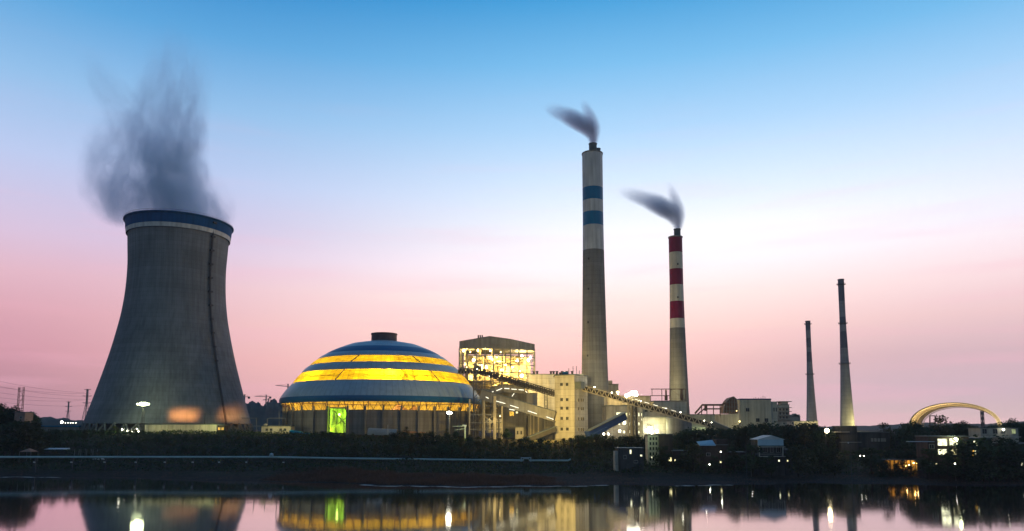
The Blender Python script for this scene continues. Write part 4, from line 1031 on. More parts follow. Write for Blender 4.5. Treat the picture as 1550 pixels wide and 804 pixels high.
# small cabin with four windows
cab = thing('control_cabin', 'small yellow-lit cabin with four dark windows left of the dome', 'cabin', (P(417,655,395).x, 395, 16))
q0 = P(395.5, 656, 395); q1 = P(439.5, 656, 395); zt_ = ZY(645.5, 395)
b = MB(); b.box(((q0.x+q1.x)/2, 399, (15+zt_)/2), (q1.x-q0.x, 8, zt_-15)); b.build('wall', M['beige'], cab)
b = MB(); b.box(((q0.x+q1.x)/2, 398.8, zt_+.2), (q1.x-q0.x+1, 9, .35)); b.build('roof', M['slate'], cab)
for px in (404, 410.5, 425, 431.5): q = P(px, 650.5, 395); window(cab, (q.x, 395, q.z), 1.4, 1.3, 0, M['glass'])
MB().ball((P(402,644,397).x, 397, zt_+.9), 1.1, 10, sq=.6).build('roof_tank', M['beige'], cab)
lamp('yard_light', P(405, 640, 384), 2600, (1,.88,.36), cab, .6); lamp('yard_light', P(432, 646, 386), 1300, (1,.88,.36), cab, .6)
b = MB()
b.tube([P(366, 633, 402), P(388, 633, 402), P(389, 655, 402)], .28, 6); b.tube([P(378, 645, 402), P(394, 645, 402)], .2, 6)
tag(b.build('pipe_gantry', M['steel']), 'thin pipe gantry at the right foot of the cooling tower', 'gantry')
b = MB()
b.tube([P(404, 655, 404), P(405, 634, 404), P(408, 633, 404), P(432, 633.5, 404)], .28, 6); b.tube([P(422.5, 655, 404), P(422.5, 622, 404)], .2, 6)
tag(b.build('pipe_gantry', M['steel']), 'pipe gantry with a tall post against the left of the dome wall', 'gantry')
c0 = P(452, 658, 388); b = MB(); b.prism([(c0.x-4.5, 386), (c0.x+6, 386), (c0.x+6, 391), (c0.x-4.5, 391)], 15, [18.4, 16.6, 16.8, 18.6])
tag(b.build('lean_to_roof', M['bluep']), 'low blue lean-to roof before the left of the dome wall', 'shed')
# quonset shed
qs = thing('barrel_shed', 'low barrel-roofed shed with a pale roof right of the green doorway', 'shed', (P(575,660,378).x, 378, 16))
q0 = P(556, 662, 378); q1 = P(594, 662, 378); b = MB(); vs = []; n = 12
for x_, k in ((q0.x, 1), (q1.x+2, .8)):
    vs += [Vector((x_, 382-4.5*math.cos(math.pi*i/n), 16+ (3.7*k)*math.sin(math.pi*i/n))) for i in range(n+1)]
b.add(vs, [(i, i+1, n+2+i, n+1+i) for i in range(n)]); b.build('roof', M['frame'], qs)
b = MB(); b.add(vs[:n+1], [tuple(range(n+1))]); b.add(vs[n+1:], [tuple(range(n, -1, -1))]); b.build('end_wall', M['render'], qs)
b = MB(); 
b.bar((q0.x-.2, 377.4, 15), (q0.x-.2, 377.4, 18), .2); b.build('post', M['steel'], qs)
# flood pole before the dome
fp = thing('flood_pole', 'white starry flood lamp on a pole before the right of the dome', 'light mast', (P(680,660,386).x, 386, 16))
q = P(680, 625, 386); MB().tube([(q.x, 386, 15), (q.x, 386, q.z-.5)], .16, 6).build('pole', M['steel'], fp)
b = MB(); b.bar((q.x-1.2, 386, q.z-.6), (q.x+1.2, 386, q.z-.6), .16); b.build('arm', M['steel'], fp)
for dx, r_ in ((-.8, .55), (.1, .85), (1.0, .55)): MB().ball((q.x+dx, 385.6, q.z), r_, 8).build('lamp', M['lampW'], fp)
lamp('flood', (q.x, 384.5, q.z), 3200, (1,.93,.72), fp, .6)
wf = thing('white_portal', 'small white portal frame standing below the starry flood lamp', 'steel frame', (P(700,655,376).x, 376, 15))
b = MB(); b.bar(P(704, 665, 376), P(704, 644, 376), .7); b.bar(P(685, 645.5, 376), P(705, 645, 376), .35); b.bar(P(688, 651, 376), P(703, 649, 376), .25); b.bar(P(699.5, 644.3, 376), P(706, 644.3, 376), .9)
b.build('frame', M['white'], wf)
lamp('green_yard_light', P(697, 658, 371), 550, (.75,1,.12), wf, .4); lamp('yard_light', P(708, 646, 371), 700, (1,.95,.6), wf, .4)
q = P(587, 652, 372); tag(MB().tube([(q.x, 372, 15), (q.x, 372, ZY(643, 372))], .12, 6).build('thin_pole', M['white']), 'thin pale pole rising beside the barrel-roofed shed', 'pole')
# ---- far left: pylons, wires, mast on a house, cranes
def pylon(px, ytop, D, label, wbase=7.0):
    q = PG(px, D, 18); zt_ = ZY(ytop, D); z0 = 16; H = zt_-z0
    th = thing('power_pylon', label, 'pylon', (q.x, D, z0), 'high voltage pylons far behind')
    f_ = lambda k: max(.12, (1-k*1.25))*wbase/2 if k < .68 else wbase*.075
    b = MB(); n = 9
    for i in range(n):
        a0, a1 = i/n, (i+1)/n; w0, w1 = f_(a0), f_(a1)
        for sx, sy in ((-1,-1),(1,-1),(1,1),(-1,1)): b.bar((q.x+sx*w0, D+sy*w0, z0+H*a0), (q.x+sx*w1, D+sy*w1, z0+H*a1), .45)
        b.bar((q.x-w0, D-w0, z0+H*a0), (q.x+w1, D-w1, z0+H*a1), .28); b.bar((q.x+w0, D-w0, z0+H*a0), (q.x-w1, D-w1, z0+H*a1), .28)
        b.bar((q.x-w1, D-w1, z0+H*a1), (q.x+w1, D-w1, z0+H*a1), .28)
    b.build('lattice_tower', M['steel'], th)
    for k, L in ((.995, 4.2), (.84, 6.0), (.68, 5.2)):
        z_ = z0+H*k; b = MB()
        for s_ in (-1, 1):
            b.bar((q.x, D, z_), (q.x+s_*L, D, z_), .4); b.bar((q.x, D, z_-H*.035), (q.x+s_*L, D, z_), .28)
        b.build('crossarm', M['steel'], th)
    return q, z0, H
pq, pz, pH = pylon(129, 589, 900, 'taller lattice pylon just left of the cooling tower', 9)
pylon(101.5, 608, 1200, 'shorter distant lattice pylon left of the taller one', 8)
for k, (ya, yb, dx) in enumerate(((571,594.5,-4),(579,600,-6),(591,604.5,5),(600,606,-5),(583,595.5,4),(606,614,0))):
    a_ = P(-40, ya-3, 700); c_ = Vector((pq.x+dx, 900, ZY(yb, 900))); pts = []
    for i in range(17):
        f = i/16; p = a_.lerp(c_, f); p.z -= 9*4*f*(1-f)*.35; pts.append(p)
    tag(MB().tube(pts, .09, 4).build('power_line', M['dsteel']), 'thin power line running from the left edge to the taller pylon', 'power line', 'power lines at the far left')
hm = thing('hillside_house', 'brick house with a twin lattice mast above trees at the far left', 'house', (P(29,630,345).x, 345, 14))
q0 = P(22, 630, 345); q1 = P(37.5, 630, 345); b = MB(); b.box(((q0.x+q1.x)/2, 348, (12+ZY(624.5,345))/2), (q1.x-q0.x, 6, ZY(624.5,345)-12)); b.build('wall', mat('pinkish_brick', (.30,.19,.16), .9, .2, .4), hm)
b = MB(); b.box(((q0.x+q1.x)/2, 348, ZY(624.5,345)+.15), (q1.x-q0.x+.6, 6.8, .3)); b.build('roof', M['slate'], hm)
q = P(32, 632, 345); window(hm, (q.x, 345, q.z), 1.1, 1.0, 0, M['glass'])
tm = thing('twin_mast', 'pair of braced lattice masts rising behind the brick house at far left', 'mast', (P(31,610,352).x, 352, 15))
b = MB(); xs_ = [P(x, 600, 352).x for x in (27.5, 35.5)]
for x_ in xs_:
    for s_ in (-.4, .4): b.bar((x_+s_, 352, 15), (x_+s_*.8+(.3 if x_ == xs_[0] else -.1), 352, ZY(586, 352)), .17)
    for i in range(16): z_ = 15+i*1.5; b.bar((x_-.4, 352, z_), (x_+.4, 352, z_+1.5), .1)
for py in (614, 607, 600, 593, 588): b.bar((xs_[0], 352, ZY(py, 352)), (xs_[1], 352, ZY(py-1, 352)), .13)
b.bar((xs_[0], 352, ZY(614, 352)), (xs_[1], 352, ZY(600, 352)), .1); b.bar((xs_[1], 352, ZY(600, 352)), (xs_[0], 352, ZY(588, 352)), .1)
b.build('lattice', M['rust'], tm)
def crane(px, ytop, ybot, D, L, R_, label, tilt=0.0):
    q = P(px, ytop, D); z0 = ZY(ybot, D)-4; th = thing('tower_crane', label, 'tower crane', (q.x, D, z0), 'tower cranes behind the hill')
    zj = z0+(q.z-z0)*.80
    MB().bar((q.x, D, z0), (q.x, D, q.z), 1.5).build('mast', M['steel'], th)
    b = MB(); b.bar((q.x, D, zj), (q.x+L, D, zj+abs(L)*tilt), .8); b.bar((q.x, D, zj+1.4), (q.x+L*.9, D, zj+.8+abs(L)*tilt*.9), .35); b.bar((q.x, D, q.z), (q.x+L*.7, D, zj+1+abs(L)*tilt*.7), .25); b.build('jib', M['steel'], th)
    b = MB(); b.bar((q.x, D, zj), (q.x-R_, D, zj), .8); b.box((q.x-R_*.85, D, zj-1.4), (3, 2, 3)); b.bar((q.x, D, q.z), (q.x-R_*.8, D, zj+.5), .25); b.build('counter_jib', M['dsteel'], th)
crane(370.5, 597, 612, 1150, -5, -8, 'short tower crane directly right of the cooling tower edge')
crane(403, 597.5, 610, 1200, -19, -8, 'middle tower crane with a long jib reaching left over the hill', .05)
crane(406.5, 603, 612, 1250, -10, -6, 'small low tower crane just behind the middle one')
crane(436, 581, 600, 1150, -20, -3, 'tower crane whose jib pokes out left behind the dome', .12)
bw = thing('blue_wall', 'long low blue-roofed wall left of the cooling tower foot', 'wall', (P(90,648,420).x, 420, 15))
q0 = P(62, 648, 420); q1 = P(119, 648, 420); zt_ = ZY(646.2, 420)
MB().box(((q0.x+q1.x)/2, 421, (14+zt_)/2), (q1.x-q0.x, 1, zt_-14)).build('wall', M['grey'], bw); MB().box(((q0.x+q1.x)/2, 421, zt_+.35), (q1.x-q0.x+.5, 2.2, .7)).build('coping', M['bluep'], bw)
for i, px in enumerate((93.5, 99, 103, 107, 110.5, 115)):
    q = P(px, 639+ (i>0)*1.2, 600); th = thing('street_lamp', 'bright white street lamp left of the cooling tower' if i == 0 else 'faint distant street lamp in the row by the cooling tower', 'street lamp', (q.x, 600, 17), 'street lamps left of the cooling tower' if i else None)
    MB().tube([(q.x, 600, 16.8), (q.x, 600, q.z)], .15, 5).build('pole', M['dsteel'], th); MB().ball(q, 1.0 if i == 0 else .22, 6).build('lamp', M['lampW'], th)
# ================================================================= PIPELINE ALONG THE BANK
pl = thing('pipeline', 'long pale green pipeline on piers along the far shore', 'pipeline', (P(400,692,322).x, 322, 4))
pp = [(-60,692,299),(0,692,303),(130,692,309),(260,692,308),(400,692,306),(404,692,306)]
pts = [P(*p) for p in pp]
b = MB(); b.tube(pts, .42, 8)
b.tube([P(404,692,306), P(412,692,306), P(520,694,307), P(650,695.6,305), P(792,697,302)], .40, 8)
b.tube([P(792,697,302), P(792.5,694,302), P(800.5,694,302), P(801,697,302.2), P(860,697.3,302.5), P(864,695,302.5)], .36, 8)
b.build('pipe', M['pipe'], pl)
b = MB(); b.tube([P(408,692,306), P(409,687.5,306), P(413,687.5,306), P(413.5,692,306)], .3, 8); b.ball(P(411,688,306), .65, 8); b.build('valve', M['paleb'], pl)
b = MB(); b.bar(P(789,699,301.8), P(789,692.5,301.8), .35); b.bar(P(803.5,699,301.8), P(803.5,692.5,301.8), .35); b.bar(P(789,692.8,301.8), P(803.5,692.8,301.8), .3); b.build('loop_frame', M['paleb'], pl)
for px in (-8, 54, 110, 160, 207, 251, 293, 333, 374, 430, 470, 520, 577, 614, 650, 687, 724, 762, 830):
    D = lerp_tab([(p[0], p[2]) for p in pp+[(520,0,307),(650,0,305),(792,0,302),(864,0,302.5)]], px)
    y_ = lerp_tab([(-60,692),(412,692),(520,694),(650,695.6),(792,697),(864,697.3)], px); q = P(px, y_, D); g0 = ground(q.x, D)
    b = MB(); b.box((q.x, D, (g0-.5+q.z-.4)/2), (.45, .6, max(.5, q.z-.4-g0+.5))); b.box((q.x, D, q.z-.5), (1.0, 1.3, .25)); pr_ = b.build('pier', M['dsteel'], pl)
    MB().box((q.x, D-.75, q.z-2.1), (.7, .3, .5)).build('marker', M['white'], pr_)
# boats / shelters left bank
sl = thing('awning_shelter', 'pale blue awning roof over parked things on the left bank', 'shelter', (P(131,684,330).x, 330, 6))
b = MB(); q = P(131, 680, 330)
b.prism([(P(112,0,329).x+.0, 328), (P(141,0,329).x, 328), (P(141,0,329).x, 332), (P(112,0,329).x, 332)], q.z-.1, [q.z+.1, q.z+.1, q.z+.5, q.z+.5])
b.build('roof', M['paleb'], sl)
b = MB()
for px in (112.5, 122, 131, 140.5):
    for D in (328.3, 331.7): x_ = P(px, 680, 328).x; b.bar((x_, D, ground(x_, D)-.3), (x_, D, q.z), .14)
b.build('posts', M['steel'], sl)
def car(px, py, D, m, label):
    q = P(px, py, D); g0 = ground(q.x, D); z0 = g0
    th = thing('parked_car', label, 'car', (q.x, D, z0))
    b = MB(); pr_ = [(-2.2,.35),(-2.2,.85),(-1.3,.98),(-.8,1.45),(.8,1.48),(1.5,1.0),(2.2,.9),(2.25,.35)]
    n = len(pr_); vs = [Vector((q.x+x, D-.85, z0+z_)) for x, z_ in pr_]+[Vector((q.x+x, D+.85, z0+z_)) for x, z_ in pr_]
    b.add(vs, [tuple(range(n)), tuple(range(2*n-1, n-1, -1))]+[(i, n+i, n+(i+1)%n, (i+1)%n) for i in range(n)]); b.build('body', M[m], th)
    MB().box((q.x, D-.87, z0+1.2), (1.7, .04, .32)).build('side_window', M['glass'], th)
    for dx in (-1.4, 1.4):
        for s_ in (-.8, .8): MB().tube([(q.x+dx, D+s_-.1, z0+.33), (q.x+dx, D+s_+.1, z0+.33)], .33, 12).build('wheel', M['dsteel'], th)
car(150, 684, 323, 'white', 'white parked car beside the pale blue awning on the left bank')
tn = thing('ridge_tent', 'small brownish ridge tent roof among trees at left bank', 'tent', (P(43,681,322).x, 322, 6))
q = P(43, 679, 322); g0 = ground(q.x, 324)-.3; b = MB()
b.add([(q.x-2.6,320,q.z-1.4),(q.x+2.6,320,q.z-1.4),(q.x,322,q.z),(q.x-2.6,325,q.z-1.4),(q.x+2.6,325,q.z-1.4),(q.x,323.5,q.z)], [(0,1,2),(3,5,4),(0,2,5,3),(1,4,5,2)]); b.build('canopy', mat('brown_canvas', (.34,.20,.15), .9, .2, .5), tn)
b = MB()
for x_ in (-2.5, 2.5):
    for y_ in (320.1, 324.9): b.bar((q.x+x_, y_, g0), (q.x+x_, y_, q.z-1.4), .12)
b.build('posts', M['steel'], tn)
MB().ball(P(92, 684, 320), .3, 6)
# ================================================================= RIGHT BANK HOUSES
def house(name, label, pa, pb, D, ytop, m, depth=8, gable=None, roof='slate', zbot=None):
    a_ = P(pa, ytop, D); c_ = P(pb, ytop, D); zt_ = a_.z
    g0 = min(ground(a_.x, D), ground(c_.x, D), ground((a_.x+c_.x)/2, D))-.6 if zbot is None else zbot
    th = thing(name, label, 'house' if 'house' in name else 'building', ((a_.x+c_.x)/2, D, g0))
    MB().box(((a_.x+c_.x)/2, D+depth/2, (g0+zt_)/2), (c_.x-a_.x, depth, zt_-g0)).build('wall', M[m], th)
    if gable:
        ap = ZY(gable, D); xm = (a_.x+c_.x)/2; o_ = .5; b = MB()
        vs = [(a_.x-o_, D-o_, zt_+.003), (c_.x+o_, D-o_, zt_+.003), (xm, D-o_, ap), (a_.x-o_, D+depth+o_, zt_+.003), (c_.x+o_, D+depth+o_, zt_+.003), (xm, D+depth+o_, ap)]
        b.add(vs, [(0,1,2), (3,5,4), (0,2,5,3), (1,4,5,2), (0,3,4,1)]); b.build('roof', M[roof], th)
    else:
        b = MB(); b.box(((a_.x+c_.x)/2, D+depth/2, zt_+.15), (c_.x-a_.x+.6, depth+.6, .3)); b.build('roof', M[roof], th)
    return th
def win(th, px, py, D, w_, h_, m): q = P(px, py, D); return window(th, (q.x, D, q.z), w_, h_, 0, M[m], bars=1 if w_ < 1 else 2)
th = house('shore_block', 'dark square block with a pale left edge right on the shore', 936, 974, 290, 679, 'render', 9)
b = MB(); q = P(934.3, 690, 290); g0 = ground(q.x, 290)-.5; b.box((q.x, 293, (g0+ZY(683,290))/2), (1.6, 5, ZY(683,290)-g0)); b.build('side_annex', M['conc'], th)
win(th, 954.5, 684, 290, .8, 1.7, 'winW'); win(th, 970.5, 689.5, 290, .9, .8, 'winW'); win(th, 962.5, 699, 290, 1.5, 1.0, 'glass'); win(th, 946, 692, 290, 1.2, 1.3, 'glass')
th = house('stair_house', 'narrow pale green stair block lit from above beside the dark shore block', 980.5, 997, 303, 659, 'conc', 6)
for py in (664, 671.5, 679, 687, 695):
    for px in (984.5, 989, 993.5): win(th, px, py, 303, .8, 1.3, 'glass')
win(th, 986.5, 692.5, 302.9, .5, .7, 'winW')
lamp('wall_light', P(985, 657, 296), 900, (.8,1,.45), th, .4)
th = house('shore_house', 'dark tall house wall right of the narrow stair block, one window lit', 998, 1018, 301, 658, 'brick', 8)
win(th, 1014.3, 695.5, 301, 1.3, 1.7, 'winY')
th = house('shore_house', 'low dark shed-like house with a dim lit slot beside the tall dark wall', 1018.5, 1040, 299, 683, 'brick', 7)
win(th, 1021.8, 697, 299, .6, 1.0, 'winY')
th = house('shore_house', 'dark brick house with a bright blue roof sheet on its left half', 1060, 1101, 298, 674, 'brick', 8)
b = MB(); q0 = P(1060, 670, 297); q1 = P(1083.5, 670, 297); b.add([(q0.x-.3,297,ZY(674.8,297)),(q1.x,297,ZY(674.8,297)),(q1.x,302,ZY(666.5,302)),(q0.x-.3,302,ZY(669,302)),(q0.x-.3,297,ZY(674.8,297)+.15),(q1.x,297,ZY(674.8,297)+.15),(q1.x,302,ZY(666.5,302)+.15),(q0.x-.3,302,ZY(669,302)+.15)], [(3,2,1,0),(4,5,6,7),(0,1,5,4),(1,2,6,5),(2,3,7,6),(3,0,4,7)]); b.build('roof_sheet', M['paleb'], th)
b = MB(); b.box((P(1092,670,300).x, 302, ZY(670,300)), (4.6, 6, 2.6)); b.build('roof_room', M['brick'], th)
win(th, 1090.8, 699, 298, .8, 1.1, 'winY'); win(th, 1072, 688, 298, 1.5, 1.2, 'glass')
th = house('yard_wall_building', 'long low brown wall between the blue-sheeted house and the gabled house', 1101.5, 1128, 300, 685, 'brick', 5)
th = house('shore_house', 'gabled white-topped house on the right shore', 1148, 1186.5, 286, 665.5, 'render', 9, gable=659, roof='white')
b = MB(); q0 = P(1148, 670, 285); q1 = P(1186.5, 670, 285); b.box(((q0.x+q1.x)/2, 285.7, ZY(670,285.7)), (q1.x-q0.x, .5, 2.3)); b.build('upper_front', M['paleb'], th)
b = MB(); b.box(((q0.x+q1.x)/2, 284.6, ZY(691,285)), (q1.x-q0.x, 2.4, .25)); b.box(((q0.x+q1.x)/2, 284.6, ZY(676.5,285)), (q1.x-q0.x, 2.4, .25)); b.build('balcony_slabs', M['conc'], th)
b = MB()
for px in (1149.5, 1185): b.bar(P(px, 691, 283.7), P(px, 677, 283.7), .35)
b.bar(P(1150, 687.5, 283.6), P(1184, 687.5, 283.6), .12); b.build('balcony_posts', M['conc'], th)
win(th, 1158, 681, 286, 1.6, 2.0, 'glass'); win(th, 1168, 681, 286, 1.0, 2.2, 'glass'); win(th, 1178, 681, 286, 1.6, 2.0, 'glass'); win(th, 1179, 697.5, 286, .7, .8, 'winW')
th = house('shore_house', 'small dark lean-to house against the right of the gabled white-topped one', 1188, 1199, 289, 681, 'render', 6)
win(th, 1192, 697.5, 289, .6, .7, 'winY')
th = house('long_house', 'two-storey dark house with four big lit windows on the far right', 1404, 1466, 270, 661, 'brick', 8)
for args in ((1426,669.5,3.5,2.6,'winW'),(1443,669,3.0,2.6,'winW'),(1426.5,684.5,3.5,2.2,'winW'),(1443,684,2.4,2.0,'winY'),(1408,703.5,.6,.9,'winY'),(1417.3,703.5,.7,1.1,'winY')):
    win(th, args[0], args[1], 270, *args[2:])
for px in (1410,): win(th, px, 676, 270, 1.8, 1.6, 'glass')
MB().ball(P(1447, 665.5, 268), .65, 8).build('lamp', M['lampG'], th); lamp('wall_lamp', P(1447, 665, 266.5), 500, (.95,1,.6), th, .3)
b = MB(); b.box((P(1393,668,268).x, 268, P(1393,668.5,268).z), (9.0, 2.6, .2)); b.build('porch_roof', M['paleb'], th)
th = house('shore_house', 'dark house with two small stacked lit windows right of the big-windowed house', 1467, 1500, 272, 664, 'render', 8)
win(th, 1476, 671, 272, 1.5, 1.9, 'winW'); win(th, 1473, 685.5, 272, 2.2, 2.2, 'winO'); win(th, 1476.3, 686, 271.8, .7, 2.0, 'winW'); win(th, 1491, 688, 272, 1.4, 1.4, 'glass')
th = house('flat_roof_house', 'pale flat-roofed upper house with four windows at the right edge', 1484, 1541, 300, 648.5, 'conc', 8)
for px in (1490, 1506, 1518, 1534): win(th, px, 653, 300, 1.9, 2.0, 'glass' if px != 1534 else 'winG')
MB().ball(P(1519, 650.5, 299), .4, 6).build('lamp', M['lampW'], th)
MB().box((P(1512,662,296).x, 297.5, P(1512,661.5,296).z), (17, 4.5, .4)).build('terrace_slab', M['conc'], th)
th = house('shore_house', 'dark house cut by the right edge of the photo, one slit lit', 1525, 1590, 275, 672, 'brick', 8)
win(th, 1546.5, 702, 275, .7, 1.5, 'winW'); win(th, 1527.8, 684, 275, .8, 1.2, 'winG')
# orange-lit yard
oy = thing('orange_lit_shed', 'low open shed glowing fiery orange behind shrubs on the right shore', 'shed', (P(1366,705,285).x, 285, 2))
q0 = P(1331, 706, 286); q1 = P(1399, 706, 286); g0 = ground(q0.x, 286)-.5
b = MB(); b.box(((q0.x+q1.x)/2, 287.5, (g0+ZY(697,286))/2), (q1.x-q0.x, .4, ZY(697,286)-g0)); b.build('back_wall', M['wallc'], oy)
b = MB(); b.box(((q0.x+q1.x)/2, 285.6, ZY(696,285)), (q1.x-q0.x+1, 4.6, .3)); b.build('roof', M['dsteel'], oy)
b = MB()
for i in range(12): x_ = q0.x+(q1.x-q0.x)*i/11; b.box((x_, 283.8, (g0+ZY(696,285))/2), (.3, .3, ZY(696,285)-g0))
for i in range(26): x_ = q0.x+(q1.x-q0.x)*.55*i/25; b.box((x_, 284.0, g0+1.2), (.12, .12, 1.9))
b.build('posts', M['dsteel'], oy)
for px, pw in ((1340, 90), (1352, 120), (1366, 260), (1376, 420), (1388, 300)): lamp('orange_lamp', P(px, 701.5, 285.5), pw*1.8, (1,.42,.03), oy, .2)
for px, py in ((1371,705),(1376,704),(1383,701),(1388,700.5),(1394,702)): MB().ball(P(px, py, 285.2), .25, 6).build('lamp', M['lampO'], oy)
for (px, py, D, lab) in ((1137,702,284,'tiny white yard lamp left of the gabled white-topped house'),(1074,703,293,'tiny white yard lamp before the blue-sheeted house'),(1302,690,300,'left of two small lamps below the long low dark building'),(1307.5,690,300,'right of two small lamps below the long low dark building'),(1445.5,702,266,'tiny lamp under the big lit windows on the right'),(1507,704,268,'faint lamp low on the bank near the right edge'),(1091,684,294,'small lamp over the long brown wall')):
    q = P(px, py, D); th = thing('yard_lamp', lab, 'lamp', (q.x, D, ground(q.x, D)))
    MB().tube([(q.x, D, ground(q.x, D)-.2), (q.x, D, q.z)], .07, 5).build('post', M['steel'], th); MB().ball(q, .22, 6).build('lamp', M['lampW'], th)
# star lamp and street pole
st = thing('street_lamp', 'glaring orange-white street lamp among trees between the two thin chimneys', 'street lamp', (P(1249.5,655,325).x, 325, 13))
q = P(1249.5, 652, 325); MB().tube([(q.x, 325, 12), (q.x, 325, q.z-.3)], .12, 6).build('pole', M['dsteel'], st)
MB().bar((q.x, 325, q.z-.2), (q.x+.2, 323.8, q.z+.3), .15).build('arm', M['dsteel'], st)
MB().ball((q.x, 323.6, q.z), .95, 10).build('lamp', glow('orange_white_lamp_glass', (1,.80,.42), 40), st)
lamp('street_light', (q.x, 322.6, q.z+.2), 2600, (1,.62,.2), st, .5)
up = thing('utility_pole', 'thin utility pole with a long crossbar on the right shore', 'utility pole', (P(1287,715,262).x, 262, 1))
q = P(1287, 669.5, 262); MB().tube([(q.x, 262, ground(q.x, 262)-.5), (q.x, 262, q.z+.2)], [.11, .08], 6).build('pole', M['render'], up)
MB().bar((q.x-3.9, 262, q.z), (q.x+4.0, 262, q.z), .14).build('crossbar', M['conc'], up)
MB().ball((q.x-.8, 261.8, q.z-.2), .3, 6).build('insulator', M['white'], up)
for px, yt, yb, D in ((1129, 676, 717, 262), (866, 664, 700, 330)):
    q = P(px, yt, D); tag(MB().tube([(q.x, D, ground(q.x, D)-.5), (q.x, D, q.z)], .13, 6).build('utility_pole', M['render']), 'bare thin pole between the brown wall and the gabled house' if px > 1000 else 'bare thin pole on the bank under the lift tower', 'pole')
# ================================================================= VEGETATION
def leaf_quads(b_v, b_f, c, s, rnd):
    n = Vector((rnd.gauss(0,1), rnd.gauss(0,1), rnd.gauss(0,1)+.4)).normalized(); a_ = n.orthogonal().normalized(); t_ = n.cross(a_)
    an = rnd.random()*6.28; a2 = a_*math.cos(an)+t_*math.sin(an); t2 = n.cross(a2); k = len(b_v)
    a2 *= s*.5; t2 *= s*(.28+.2*rnd.random())
    b_v += [c-a2, c+t2, c+a2, c-t2]; b_f.append((k, k+1, k+2, k+3))
def tree_proto(seed, H, W, trunk=.25, dens=1.0, leaf=.42, mat_='leafA', round_=False):
    rnd = random.Random(seed); v, f = [], []; lobes = []
    nl = int(7+H*.6)
    for i in range(nl):
        k = rnd.random(); z_ = H*(trunk+.1+(1-trunk-.22)*k); rr = W*.5*(math.sin(math.pi*(.22+.7*k))**.7)*.62
        an = rnd.random()*6.28; lobes.append((Vector((rr*math.cos(an)*rnd.uniform(.3,1), rr*math.sin(an)*rnd.uniform(.3,1), z_)), W*rnd.uniform(.16,.27)))
    if round_: lobes = [(Vector((0,0,H*.55)), W*.42)] + [(Vector((W*.2*math.cos(a), W*.2*math.sin(a), H*.5)), W*.26) for a in (0,1.5,3,4.5)]
    lobes.append((Vector((rnd.uniform(-.1,.1)*W, 0, H*.9)), W*.14))
    N = int(1000*dens*(W*H)**.9/30)
    for i in range(N):
        c, r_ = rnd.choice(lobes); d = Vector((rnd.gauss(0,1), rnd.gauss(0,1), rnd.gauss(0,.8))).normalized()
        p = c + d*r_*(rnd.random()**.35)*rnd.uniform(.8, 1.18)
        if p.z < .1: p.z = rnd.random()*.5
        leaf_quads(v, f, p, leaf*rnd.uniform(.6, 1.35), rnd)
    b = MB(); b.add(v, f)
    th = thing('tree', '', 'tree', (0,0,0))
    b.build('crown', M[mat_], th)
    t_ = MB(); t_.tube([(0,0,-.8),(.05*W*rnd.uniform(-1,1),0,H*.35),(.08*W*rnd.uniform(-1,1),.1,H*.8)], [H*.028, H*.02, H*.006], 6)
    for i in range(5):
        c, r_ = rnd.choice(lobes); t_.tube([(0,0,H*rnd.uniform(.2,.45)), tuple(c*.6+Vector((0,0,c.z*.3))), tuple(c)], [H*.012, H*.008, H*.003], 5)
    t_.build('trunk', M['bark'], th)
    return th, H
protos = [tree_proto(1, 6.0, 6.5, .06, 1.3, .40, 'leafA'), tree_proto(2, 6.5, 5.5, .1, 1.3, .40, 'leafB'), tree_proto(3, 5.5, 7.5, .03, 1.3, .40, 'leafC'), tree_proto(4, 7.5, 6.0, .15, 1.0, .42, 'leafA'),
          tree_proto(5, 13, 10, .2, .9, .50, 'leafA'), tree_proto(6, 12, 12, .15, .9, .50, 'leafC'), tree_proto(7, 11, 8, .22, .55, .45, 'leafB')]
proto_round = tree_proto(8, 7.5, 7.0, .05, 1.6, .40, 'leafC', True)
used = set()
def plant(px, ytop, D, kinds, label, group, rnd, wk=1.0, name='tree', cat='tree'):
    k = rnd.choice(kinds); th, H = protos[k] if k >= 0 else proto_round
    q = P(px, ytop, D); g0 = ground(q.x, D)-.2; h_ = q.z-g0
    if h_ < .8: return None
    s_ = h_/(H*.97)
    if th.name in used: t_ = copy_tree(th)
    else: t_ = th; used.add(th.name)
    t_.name = name; t_.location = (q.x, D, g0); t_.scale = (s_*wk*rnd.uniform(.9,1.15),)*2+(s_,)
    t_.rotation_euler = (0, 0, rnd.random()*6.28); t_['label'] = label; t_['category'] = cat
    if group: t_['group'] = group
    return t_
rv = random.Random(21)
sky_tab = [(-30,611),(0,612),(14,614),(25,622),(34,628),(44,624),(52,632),(60,648),(80,651),(120,652),(170,650),(215,650),(222,655),(300,657),(340,656),(380,656),(420,658),(470,658),(485,653),(495,655),(545,657),(575,657),
    (610,655),(640,657),(680,656),(720,662),(745,664),(800,665),(838,665),(858,664),(885,661),(905,658),(925,660),(950,660),(985,661),(1005,661),(1025,658),(1040,651),(1060,650),(1085,652),(1100,648),(1120,645),(1145,642),(1160,645),
    (1190,647),(1210,648),(1225,642),(1240,647),(1262,655),(1275,660),(1300,662),(1330,655),(1350,652),(1372,642),(1392,643),(1402,648),(1425,645),(1450,642),(1472,645),(1490,646),(1520,645),(1545,642),(1600,640)]
